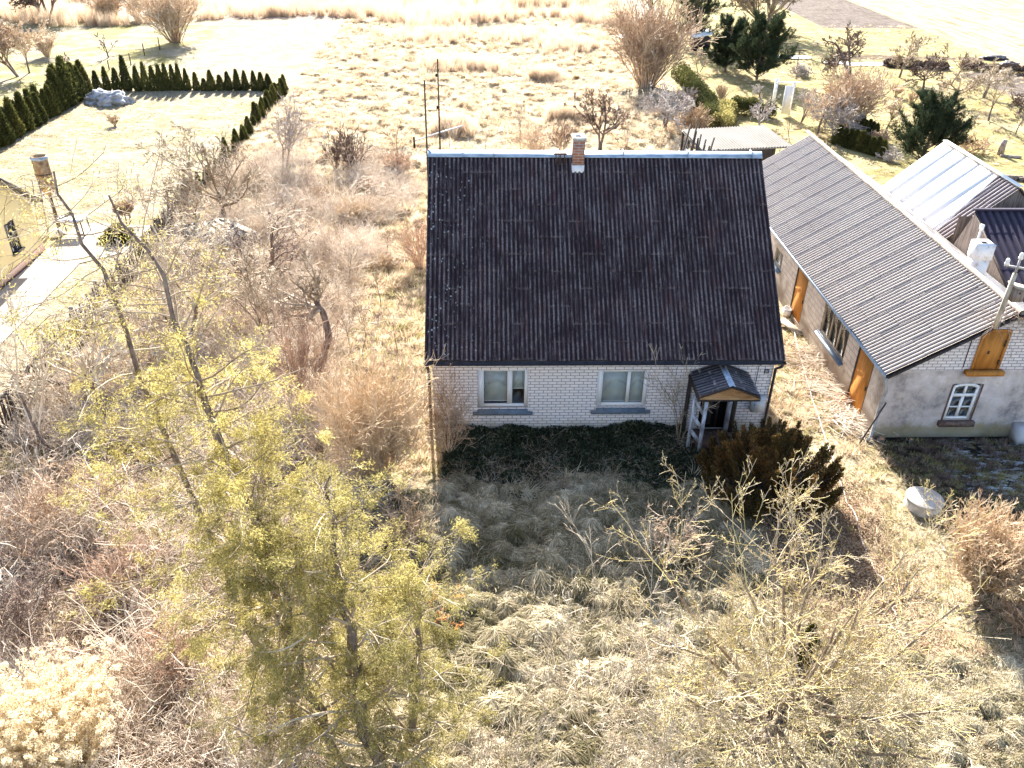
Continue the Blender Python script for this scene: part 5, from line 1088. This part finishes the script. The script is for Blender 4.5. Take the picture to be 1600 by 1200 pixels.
# lichen covered fruit tree, lower right
g = np.array((6.98, -11.05, -.05))
az = np.arange(22) * 2.4 + .3; el = np.radians(np.array([18, 58, 38, 72, 28, 50, 66, 22, 44, 80, 34, 60, 26, 48, 70, 16, 40, 55, 30, 64, 46, 24]))
curve_tree([g, g + (-.03, .0, .5), g + (.06, .05, .95), g + (.0, .12, 1.25)], [.17, .15, .14, .13], 'yellow-lichened bare fruit tree with upright twigs, lower right foreground', (9, 62, 2.9, .62), ((8, 42, .62), (7, 42, .55), (6, 42, .42), (3, 55, .25)), dirs=(az, el, 2.3 + 1.5 * np.abs(np.sin(az * 3)) + .5 * np.sin(el)), bark='bark', twig='lichen', seed=412, up=.045, wig=.15, K=12, caps=(.045, .017, .010, .008, .007))

# ---- big foreground thujas
def thuja_tree(stems, rads, label, seed, nb, bl, n, leaf, mat, zlo, bark='bark', ang=75, bare=.75):
    rng = np.random.default_rng(seed); t = thing('thuja_tree', stems[0][0], label, 'thuja'); tr = MB(); cr = MB(); A_ = []
    for S_, r0 in zip(stems, rads):
        P = np.array(S_, float); m = 16; s_ = np.linspace(0, len(P) - 1, m); i = np.minimum(s_.astype(int), len(P) - 2); f = (s_ - i)[:, None]; PP = P[i] * (1 - f) + P[i + 1] * f
        PP[1:-1] += rng.normal(size=(m - 2, 3)) * .05; RR = np.linspace(r0, .014, m); tr.tubes(PP[None], RR[None], 8)
        A, B_ = child(rng, PP[None], RR[None], nb, zlo, .97, ang, 1, 7, .02, .16, .4, .3, .006, Labs=bl); B_ = np.minimum(B_, .03); A_.append((A, B_))
    tr.build('trunk', M[bark], t, True)
    A = np.concatenate([a for a, b in A_]); B_ = np.concatenate([b for a, b in A_]); cr.tubes(A, B_, 4)
    A2, B2 = child(rng, A, B_, 6, .25, 1, 42, .45, 5, -.05, .14, .5, .4, .0045); cr.tubes(A2, B2, 3)
    A3, B3 = child(rng, A2, B2, 5, .2, 1, 45, .55, 4, -.10, .14, .6, .5, .0035)
    cr.build('branches', M['twig'], t, True)
    w = 1 / (1 + np.exp((A3[:, 0, 2] / max(s[-1][2] for s in stems) - bare) * 14)) * (.25 + .75 * (vnoise(A3[:, 0, 0] * 1.3, A3[:, 0, 2] * 1.3 + A3[:, 0, 1], seed) > .25)); w /= w.sum()
    i = rng.choice(len(A3), n, p=w); s_ = rng.random(n) * 2.99; j = s_.astype(int); f = (s_ - j)[:, None]; P = A3[i, j] * (1 - f) + A3[i, j + 1] * f + rng.normal(size=(n, 3)) * .035; D = nrm(A3[i, j + 1] - A3[i, j]) + .7 * rng.normal(size=(n, 3)) + np.array((0, 0, -.35))
    MB().leaves(P, D, leaf * (.5 + rng.random(n)), leaf * .24, rng).build('foliage', M[mat], t); return t
def stem_px(*q):   # (u, v, Y) points on vertical planes
    return [FY(u, v, Y) for u, v, Y in q]
b1 = np.array((-2.3, -10.3, -.05))
thuja_tree([[b1, *stem_px((450, 1010, -10.2), (400, 800, -10.1), (340, 690, -10.0), (308, 600, -9.9), (285, 510, -9.8), (235, 390, -9.7), (170, 305, -9.6))],
            [b1 + (-.2, .1, 0), *stem_px((420, 1040, -9.9), (340, 860, -9.7), (262, 700, -9.5), (205, 545, -9.4), (165, 430, -9.3), (112, 345, -9.2), (84, 268, -9.1))],
            [b1 + (.15, -.1, 0), *stem_px((470, 1050, -10.5), (440, 850, -10.8), (370, 760, -11.0), (330, 720, -11.0))]], (.10, .075, .06),
           'tall ragged yellow-green thuja with bare pale leaders, left foreground', 421, 60, 2.1, 110000, .048, 'thuja', .12)
b2 = np.array((-.5, -11.5, -.05))
thuja_tree([[b2, *stem_px((560, 1060, -11.4), (535, 930, -11.3), (520, 820, -11.2), (515, 745, -11.2))], [b2 + (.3, .1, 0), *stem_px((650, 1100, -11.2), (650, 980, -11.0), (660, 890, -10.9))], [b2 + (-.5, .1, 0), *stem_px((480, 1080, -11.4), (450, 960, -11.5), (430, 860, -11.5))]], (.13, .09, .10),
           'lower broad olive-green thuja at the bottom, right of the tall ragged one', 422, 56, 1.7, 150000, .046, 'thuja_b', .05, ang=62, bare=.98)
rng = np.random.default_rng(431); g = G(672, 965); t = thing('juniper_spray', g, 'small orange-leaved spray at the edge of the house shadow', 'juniper')
P = paths(rng, np.repeat(g[None], 9, 0), np.column_stack((.5 + .5 * rng.normal(size=9), .5 * rng.normal(size=9) + .4, np.full(9, .5))), .9, 6, .0, .1); R = np.tile(np.linspace(.012, .004, 6), (9, 1)); MB().tubes(P, R, 4).build('branches', M['twig'], t)
A, B_ = child(rng, P, R, 10, .3, 1, 40, .35, 4, .02, .1, .6, .4, .003); i = rng.integers(0, len(A), 1500); j = rng.integers(0, 3, 1500); MB().leaves(A[i, j], A[i, j + 1] - A[i, j] + .03 * rng.normal(size=(1500, 3)), .07, .03, rng).build('foliage', M['orange_leaf'], t)

# spreading juniper by the porch: many upright plumes
rng = np.random.default_rng(441); jc = np.array((9.15, -3.25, 0)); t = thing('juniper', jc, 'wide dark juniper with orange-brown tips beside the porch', 'juniper')
mb = MB(); st_ = MB()
for i in range(170):
    a = rng.random() * 6.28; q = math.sqrt(rng.random()); b = jc + (math.cos(a) * q * .5, math.sin(a) * q * .4, 0); e = jc + (math.cos(a) * q * 1.75, math.sin(a) * q * 1.6, (1.75 - .95 * q ** 2) * (.65 + .5 * rng.random()))
    st_.tube([b, (b + e) / 2 + (0, 0, .1), e], [.03, .02, .008], 4, False)
    n = 420; s_ = rng.random(n) ** .8; ax = nrm(np.array((math.cos(a) * q * .5, math.sin(a) * q * .5, 1.0))); H_ = .85 + .35 * rng.random(); rr = .125 * (1 - s_ * .8) * np.sqrt(rng.random(n)); an = rng.random(n) * 6.28
    P = e - ax * H_ * .6 + ax * (s_ * H_)[:, None] + np.column_stack((np.cos(an) * rr, np.sin(an) * rr, 0 * rr)); mb.leaves(P, ax + .5 * np.column_stack((np.cos(an), np.sin(an), 0 * an)) + .25 * rng.normal(size=(n, 3)), .06 + .05 * rng.random(n), .022, rng)
st_.build('stems', M['bark'], t); mb.build('foliage', M['juniper'], t)

# pale seed-head clump, lower left
rng = np.random.default_rng(451); g = G(95, 1215); t = thing('dried_flower_clump', g, 'tall dried clump with fluffy pale seed heads in the lower left corner', 'dried plant')
n = 420; a = rng.random(n) * 6.28; q = np.sqrt(rng.random(n)); fa = q * .42
P = paths(rng, g + np.column_stack((np.cos(a) * q * .45, np.sin(a) * q * .45, 0 * a)), np.column_stack((np.cos(a) * np.sin(fa), np.sin(a) * np.sin(fa) + .12, np.cos(fa))), 1.5 + .9 * rng.random(n), 7, -.01, .05); R = np.tile(np.linspace(.007, .0035, 7), (n, 1)); mb = MB().tubes(P, R, 3)
A, B_ = child(rng, P, R, 3, .25, .8, 28, .3, 3, .03, .08, .7, .5, .003); mb.tubes(A, B_, 3); mb.leaves(P[rng.integers(0, n, 3000), rng.integers(1, 6, 3000)], rng.normal(size=(3000, 3)) + (0, 0, .5), .12, .02, rng); mb.build('stems', M['stem'], t)
tips = np.vstack((P[:, -1], P[rng.random(n) < .6][:, -2], A[rng.random(len(A)) < .55][:, -1])); mb = MB()
for c in tips:
    m_ = 55; o_ = nrm(rng.normal(size=(m_, 3))) * rng.random((m_, 1)) ** .4 * np.array((.06, .06, .05)) * (.6 + .7 * rng.random()) * (.6 + .8 * rng.random()); mb.leaves(c + o_, nrm(o_) + (0, 0, .3), .026, .022, rng)
mb.build('seed_heads', M['seed'], t)

# right-hand bush and the brush below it
BU(1532, 918, 828, 118, 'dense tan bush in the sun beside the concrete well ring', stems=300, twig='twig_tan', levels=((6, 30, .45), (5, 36, .45)), r=.007)
BU(1592, 985, 935, 80, 'darker low brush below the dense tan bush', stems=80, twig='twig_pink', levels=((5, 36, .5), (4, 40, .45)), r=.007, wig=.2)
for i, (u, v, w, lb) in enumerate(((1248, 560, 46, 'upper'), (1275, 600, 52, 'middle'), (1312, 655, 44, 'lower'))):
    g = G(u, v); rng = np.random.default_rng(460 + i); n = 150; P = paths(rng, np.column_stack((g[0] + .45 * rng.normal(size=n), g[1] + .5 * rng.normal(size=n), .02 + .18 * rng.random(n))), np.column_stack((1 + .5 * rng.normal(size=n), .6 * rng.normal(size=n) - .3, .12 * rng.normal(size=n))), .9, 5, -.005, .1)
    P[..., 2] = np.maximum(P[..., 2], .02); o = MB().tubes(P, np.tile(np.linspace(.014, .006, 5), (n, 1)), 4).build('cut_branches', M['bramble']); tag(o, lb + ' heap of cut branches between the juniper and the outbuilding wall' if i else 'upper heap of pale cut branches near the ochre door', 'brush pile', 'heaps of cut branches')
#@@SMALL
# ================================================================ SMALL THINGS
# slatted fence on the left boundary
fx = -12.75; ft = thing('slatted_fence', (fx, 7, 0), 'old weathered slatted fence slanting across the left side', 'fence')
rng = np.random.default_rng(501); rl = MB(); pk = MB()
for y in np.arange(-5, 16.1, 2.1):
    MB().box(fx - .06, fx + .06, y - .06, y + .06, -.1, 1.5).build('post', M['greywood'], ft)
for z in (.35, 1.15): rl.bar((fx + .05, -5, z), (fx + .05, 16, z + .03), .05, .08)
rl.build('rails', M['greywood'], ft)
for y in np.arange(-5, 16, .135):
    pk.bar((fx + .09, y, .02), (fx + .09 + .05 * rng.normal(), y + .03 * rng.normal(), 1.35 + .08 * rng.normal()), .022, .075, up=(0, 1, 0))
pk.build('pickets', M['dkwood'], ft)
# collapsed shed
sc_ = thing('collapsed_shed', (-11.2, 15.6, 0), 'low collapsed shed with a pale board roof under the knotty fruit tree', 'shed')
c4 = [G(283, 352, 1.15), G(352, 340, 1.15), G(402, 362, .8), G(305, 388, .75)]
MB().slab(c4, (0, 0, -.05)).build('roof', M['palewood'], sc_)
mb = MB()
for i in range(1, 7):
    f = i / 7; a_ = c4[0] * (1 - f) + c4[1] * f; b_ = c4[3] * (1 - f) + c4[2] * f; mb.bar(a_ + (0, 0, .02), b_ + (0, 0, .02), .05, .03)
mb.build('battens', M['greywood'], sc_)
mb = MB(); inn = [c * .9 + np.mean(c4, 0) * .1 for c in c4]
for a_, b_ in zip(inn, inn[1:] + inn[:1]): mb.quad((a_[0], a_[1], -.1), (b_[0], b_[1], -.1), (b_[0], b_[1], b_[2] - .08), (a_[0], a_[1], a_[2] - .08))
mb.build('board_wall', M['dkwood'], sc_)
g = G(360, 392); hv = thing('wooden_crate', g, 'tilted grey wooden crate half buried in branches below the collapsed shed', 'crate'); MB().box(g[0] - .35, g[0] + .35, g[1] - .3, g[1] + .3, .0, .55, rz=.5, ry=.3).build('box', M['greywood'], hv); MB().box(g[0] - .42, g[0] + .42, g[1] - .36, g[1] + .36, .58, .62, rz=.5, ry=.3).build('lid', M['palewood'], hv)

# water tank on its stand, ladder, table, dwarf conifer, ball shrub beside the yellow house
g = G(92, 354); tk = thing('water_tank', g, 'rusty brown water tank on a single post beside the yellow house', 'water tank')
MB().lathe(g, [(0, 1.55), (.16, 1.56), (.30, 1.8), (.34, 1.9), (.34, 3.25), (.31, 3.32), (.28, 3.32), (.28, 3.2), (0, 3.2)], 22).build('tank', M['tank'], tk, True)
MB().lathe(g, [(.345, 3.18), (.37, 3.2), (.37, 3.3), (.345, 3.32)], 22).build('rim', M['zinc'], tk)
MB().lathe(g, [(.345, 2.5), (.36, 2.5), (.36, 2.56), (.345, 2.56)], 22).build('band', M['iron'], tk)
MB().tube([g + (0, 0, -.1), g + (0, 0, 1.6)], [.09, .07], 8).build('post', M['iron'], tk)
a_ = G(60, 367); b_ = G(75, 364); ld = thing('ladder', a_, 'narrow wooden ladder standing against the rusty water tank', 'ladder')
la, lb = g + (-.42, -.30, 2.35), g + (-.12, -.36, 2.35)
for nm, p0, p1 in (('stile', a_, la), ('stile', b_, lb)): MB().bar(p0, p1, .045).build(nm, M['palewood'], ld)
for i in range(9): f = .08 + i * .105; MB().bar(a_ * (1 - f) + la * f, b_ * (1 - f) + lb * f, .03).build('rung', M['palewood'], ld)
g = G(118, 366); tb = thing('garden_table', g, 'garden table with a white top and brown metal legs beside the water tank', 'table')
w, d = .62, .42; MB().box(g[0] - w, g[0] + w, g[1] - d, g[1] + d, .72, .75, rz=.1).build('tabletop', M['white_paint'], tb)
for i in (-1, 1):
    for j in (-1, 1): MB().bar((g[0] + i * w * .9, g[1] + j * d * .85, 0), (g[0] + i * w * .85, g[1] + j * d * .8, .72), .04).build('leg', M['iron'], tb)
MB().bar((g[0] - w * .9, g[1] - d * .85, .15), (g[0] + w * .9, g[1] - d * .85, .15), .03).build('stretcher', M['iron'], tb)
g = G(90, 368); sk = thing('plastic_sack', g, 'crumpled white sack on the ground before the water tank', 'sack'); rng = np.random.default_rng(7)
def lump(c, r, seed, K=16, am=.2, flat=1.0):
    rng = np.random.default_rng(seed); mb = MB(); th = np.linspace(0, math.pi / 2 * 1.1, K)[::-1]; ph = np.arange(2 * K) / (2 * K) * 2 * math.pi
    V = []
    for t in th:
        for q in ph:
            n_ = 1 + am * (vnoise(np.array(2.3 * math.cos(q) * math.sin(t) + 9), np.array(2.3 * math.sin(q) * math.sin(t) + 3 * math.cos(t)), seed) - .5) * 2 + am * .5 * (vnoise(np.array(6 * math.cos(q) * math.sin(t) + 9), np.array(6 * math.sin(q) * math.sin(t) + 7 * math.cos(t)), seed + 1) - .5) * 2
            V.append((c[0] + r[0] * n_ * math.sin(t) * math.cos(q), c[1] + r[1] * n_ * math.sin(t) * math.sin(q), c[2] + r[2] * n_ * math.cos(t)))
    n2 = 2 * K; return mb.add(V, [(i * n2 + k, i * n2 + (k + 1) % n2, (i + 1) * n2 + (k + 1) % n2, (i + 1) * n2 + k) for i in range(K - 1) for k in range(n2)])
lump(g + (0, 0, .02), (.35, .28, .3), 71).build('sack_body', M['white_metal'], sk, True)
g = G(187, 376); t = thing('dwarf_conifer', g, 'low dark green dwarf conifer at the edge of the concrete path', 'dwarf conifer'); o = conifer_mesh(np.random.default_rng(9), .75, 1.6, 6000, .10, asp=.5).build('foliage', M['thuja_far']); o.parent = t
MB().tube([g, g + (0, 0, .5)], .04, 5).build('stem', M['bark'], t)
g, h = GH(200, 357, 318); t = thing('ball_shrub', g, 'small tree trimmed to a brown ball on a thin stem above the dwarf conifer', 'shrub'); MB().tube([g, g + (0, 0, h * .8)], .025, 6).build('stem', M['bark'], t)
n = 2600; rng = np.random.default_rng(10); D = nrm(rng.normal(size=(n, 3))); MB().leaves(g + (0, 0, h * .82) + D * (rng.random(n) ** .4)[:, None] * np.array((.42, .42, .22)), D, .10, .03, rng).build('crown', M['twig_red'], t)
BU(180, 197, 178, 12, 'single small bare shrub in the middle of the pale lawn', stems=12, twig='twig_tan')
BT(206, 346, 300, 'thin bare twiggy tree by the fence left of the collapsed shed', stems=2, r=.04, levels=((5, 50, .7), (5, 45, .5), (4, 45, .5)), hs=.9)
# heap under sheeting
g = G(172, 160); hp = thing('sheeted_heap', g, 'grey-white rubble heap under crumpled sheeting at the corner of the lawn', 'heap')
lump(g + (0, 0, -.05), (1.55, 1.0, .85), 72, 26, .32).build('sheeting', M['stone'], hp, False)
for i in range(14):
    a = i / 14 * 6.28; c = g + (1.5 * math.cos(a), .95 * math.sin(a), 0); lump(c, (.22, .2, .18), 80 + i, 6, .3).build('stone', M['stone'], hp)
# wire fence posts at the far lawn corner
for i, (u, v, vt) in enumerate(((226, 87, 68), (250, 78, 58), (205, 103, 83), (171, 110, 94), (110, 22, 8), (137, 26, 10), (116, 36, 22))):
    g, h = GH(u, v, vt); t = thing('fence_post', g, ('post right of the crooked tree, beside the huge bush', 'post just left of the huge bare bush', 'post behind the tallest back-row thuja', 'post behind the left end of the back thuja row', 'left thin post at the far lawn edge', 'right thin post at the far lawn edge', 'post beside the big multi-stemmed tree')[i] + ', thin and dark', 'post', 'thin posts round the far lawn')
    MB().tube([g, g + (.02, 0, h)], .045, 6).build('pole', M['iron'], t)
for i, (u, v) in enumerate(((225, 240), (240, 232))): pass
# white garden gate frame, clothes posts, trailer, stump
g = G(1232, 180); t = thing('garden_gate', g, 'white garden gateway with a crossbar and one hanging door panel', 'gate'); W_ = M['white_paint']
g0 = G(1208, 162)
MB().box(g[0] - .07, g[0] + .07, g[1] - .07, g[1] + .07, 0, 2.15).build('post', W_, t); MB().box(g0[0] - .1, g0[0] + .1, g0[1] - .07, g0[1] + .07, 0, 1.75).build('post', W_, t)
MB().bar(g + (-1.15, 0, 2.2), g + (.5, 0, 2.18), .09, .08).build('crossbar', W_, t); MB().bar(g + (-.35, -.2, .15), g + (-.35, -.2, 2.0), .55, .05, up=(0, 1, 0)).build('door_panel', M['white_metal'], t)
for i, (u, v, vt) in enumerate(((1224, 98, 69), (1244, 110, 80))):
    g, h = GH(u, v, vt); t = thing('clothes_post', g, ('farther' if i == 0 else 'nearer') + ' of the two T-shaped clothes line posts right of the pines', 'clothes post', 'clothes line posts')
    MB().tube([g, g + (0, 0, h * 1.05)], .04, 6).build('pole', M['iron'], t); MB().bar(g + (-.55, 0, h * 1.05), g + (.55, 0, h * 1.05), .06).build('crossbar', M['iron'], t)
g = G(1092, 78); t = thing('small_trailer', g, 'small shed-like trailer with a white slanting roof between the pines', 'trailer')
MB().box(g[0] - .8, g[0] + .9, g[1] - .5, g[1] + .8, .3, 1.1).build('body', M['dkwood'], t); MB().slab([g + (-1.0, -.8, 1.15), g + (1.0, -.6, 1.5), g + (1.0, 1.1, 1.7), g + (-1.0, .9, 1.35)], (0, 0, -.06)).build('roof', M['white_metal'], t)
for i in (-1, 1): MB().tube([g + (i * .5, -.54, .3), g + (i * .5, -.66, .3)], .3, 14).build('wheel', M['dark'], t)
g = G(1562, 243); t = thing('tree_stump', g, 'pale upright stump standing in wood chips on the orchard lawn', 'stump'); MB().tube([g, g + (0, 0, .7), g + (.05, 0, .95)], [.2, .17, .13], 9).build('trunk', M['bark_pale'], t)
MB().tube([g + (-.2, -.4, .12), g + (.9, -.7, .1)], .08, 7).build('fallen_piece', M['bark_pale'], t)
g = G(1572, 278); t = thing('log_pile', g, 'row of dark logs and stones lying behind the white metal roof', 'log pile'); rng = np.random.default_rng(12)
for i in range(9): c = g + (-.8 + i * .28, -.25 * i + .3, .12); MB().tube([c, c + (.45 * rng.random() + .2, .3 * rng.normal(), .02)], .12 + .05 * rng.random(), 7).build('log', M['bark'], t)
for i, (u, v, lb) in enumerate(((1552, 92, 'larger flat dark tarpaulin mound beyond the right orchard hedge'), (1578, 101, 'smaller flat dark tarpaulin mound beyond the right orchard hedge'))):
    g = G(u, v); t = thing('covered_mound', g, lb, 'mound', 'dark mounds'); lump(g, (1.3 - .5 * i, .7, .28), 90 + i, 12, .25).build('tarpaulin', M['gutter'], t, True)
# concrete well ring with its slab
g = G(1440, 793); t = thing('well_ring', g, 'round concrete well ring with a pale lid at the edge of the shaded yard', 'well')
MB().lathe(g + (0, 0, -.1), [(.47, 0), (.47, .36), (.45, .39), (.33, .39)], 32).build('ring', M['cement'], t, False)
MB().lathe(g + (0, 0, .29), [(.48, 0), (.49, .05), (.47, .07), (0, .075)], 32).build('lid', m_simple('pale_concrete_lid', (.30, .28, .25), (.50, .47, .43), 3, .85, .2, bump=.3), t)
# bucket and board by the outbuilding wall, logs
g = G(1229, 494); t = thing('bucket', g, 'white bucket standing by the middle ochre door', 'bucket'); MB().lathe(g, [(0, .02), (.13, .02), (.17, .33), (.16, .33), (.125, .06), (0, .06)], 20).build('body', M['porcelain'], t, True); a = np.linspace(0, math.pi, 12); MB().tube([g + (.17 * math.cos(q), .05, .33 + .1 * math.sin(q)) for q in a], .008, 5).build('handle', M['steel'], t)
g = G(1236, 516); o = MB().bar(g + (-.25, .5, .2), g + (.2, -.45, .08), .32, .04).build('wooden_board', M['palewood']); tag(o, 'pale wooden board leaning below the white bucket', 'board')
for i, (u, v, r, lb) in enumerate(((1374, 689, .11, 'sawn log end glowing orange-pink at the outbuilding corner'), (1421, 691, .05, 'tiny sawn log piece in the shaded yard under the gable'))):
    g = G(u, v); t = thing('sawn_log', g, lb, 'log'); MB().tube([g + (0, 0, -.02), g + (.02, 0, .12)], r, 16).build('bark', M['bark'], t); MB().tube([g + (.02, 0, .12), g + (.02, 0, .125)], r * .93, 16).build('cut_face', M['log'], t)
g = G(1318, 628); o = lump(g, (.28, .16, .2), 97, 10, .25).build('rotten_log', M['log']); tag(o, 'chunk of rotten orange wood by the nearest ochre door', 'log')
# white cord lying over the grass
cp = [(1238, 512), (1244, 540), (1256, 585), (1268, 625), (1283, 668), (1300, 720), (1322, 790), (1348, 855), (1375, 915), (1403, 980), (1430, 1040), (1462, 1105), (1500, 1180), (1540, 1260)]
P = []
for (u0, v0), (u1, v1) in zip(cp, cp[1:]):
    for f in (0, .25, .5, .75): g = G(u0 + (u1 - u0) * f, v0 + (v1 - v0) * f); P.append((g[0], g[1], float(ground_h(g[0], g[1])) + .09))
o = MB().tube(P, .014, 6).build('white_cord', M['cord']); tag(o, 'long white cord lying over the grass from the outbuilding towards the camera', 'cord')
# dry vine on the gable top
rng = np.random.default_rng(520); g = np.array((16.5, OY0 - .1, 4.2)); t = thing('dry_vine', g, 'dry brown vine hanging from the top of the outbuilding gable', 'vine'); n = 40
P = paths(rng, g + rng.normal(size=(n, 3)) * (.5, .05, .1), np.column_stack((rng.normal(size=n), -.3 * rng.random(n), .5 * rng.random(n))), .5 + .8 * rng.random(n), 7, -.18, .25); P[..., 1] = np.minimum(P[..., 1], OY0 - .02); R = np.tile(np.linspace(.010, .005, 7), (n, 1)); MB().tubes(P, R, 4).build('stems', M['bark_pale'], t, True)
A, B_ = child(rng, P, R, 5, .2, 1, 50, .4, 4, -.1, .2, .6, .5, .004); A[..., 1] = np.minimum(A[..., 1], OY0 - .02); MB().tubes(A, B_, 3).build('twigs', M['twig_red'], t)
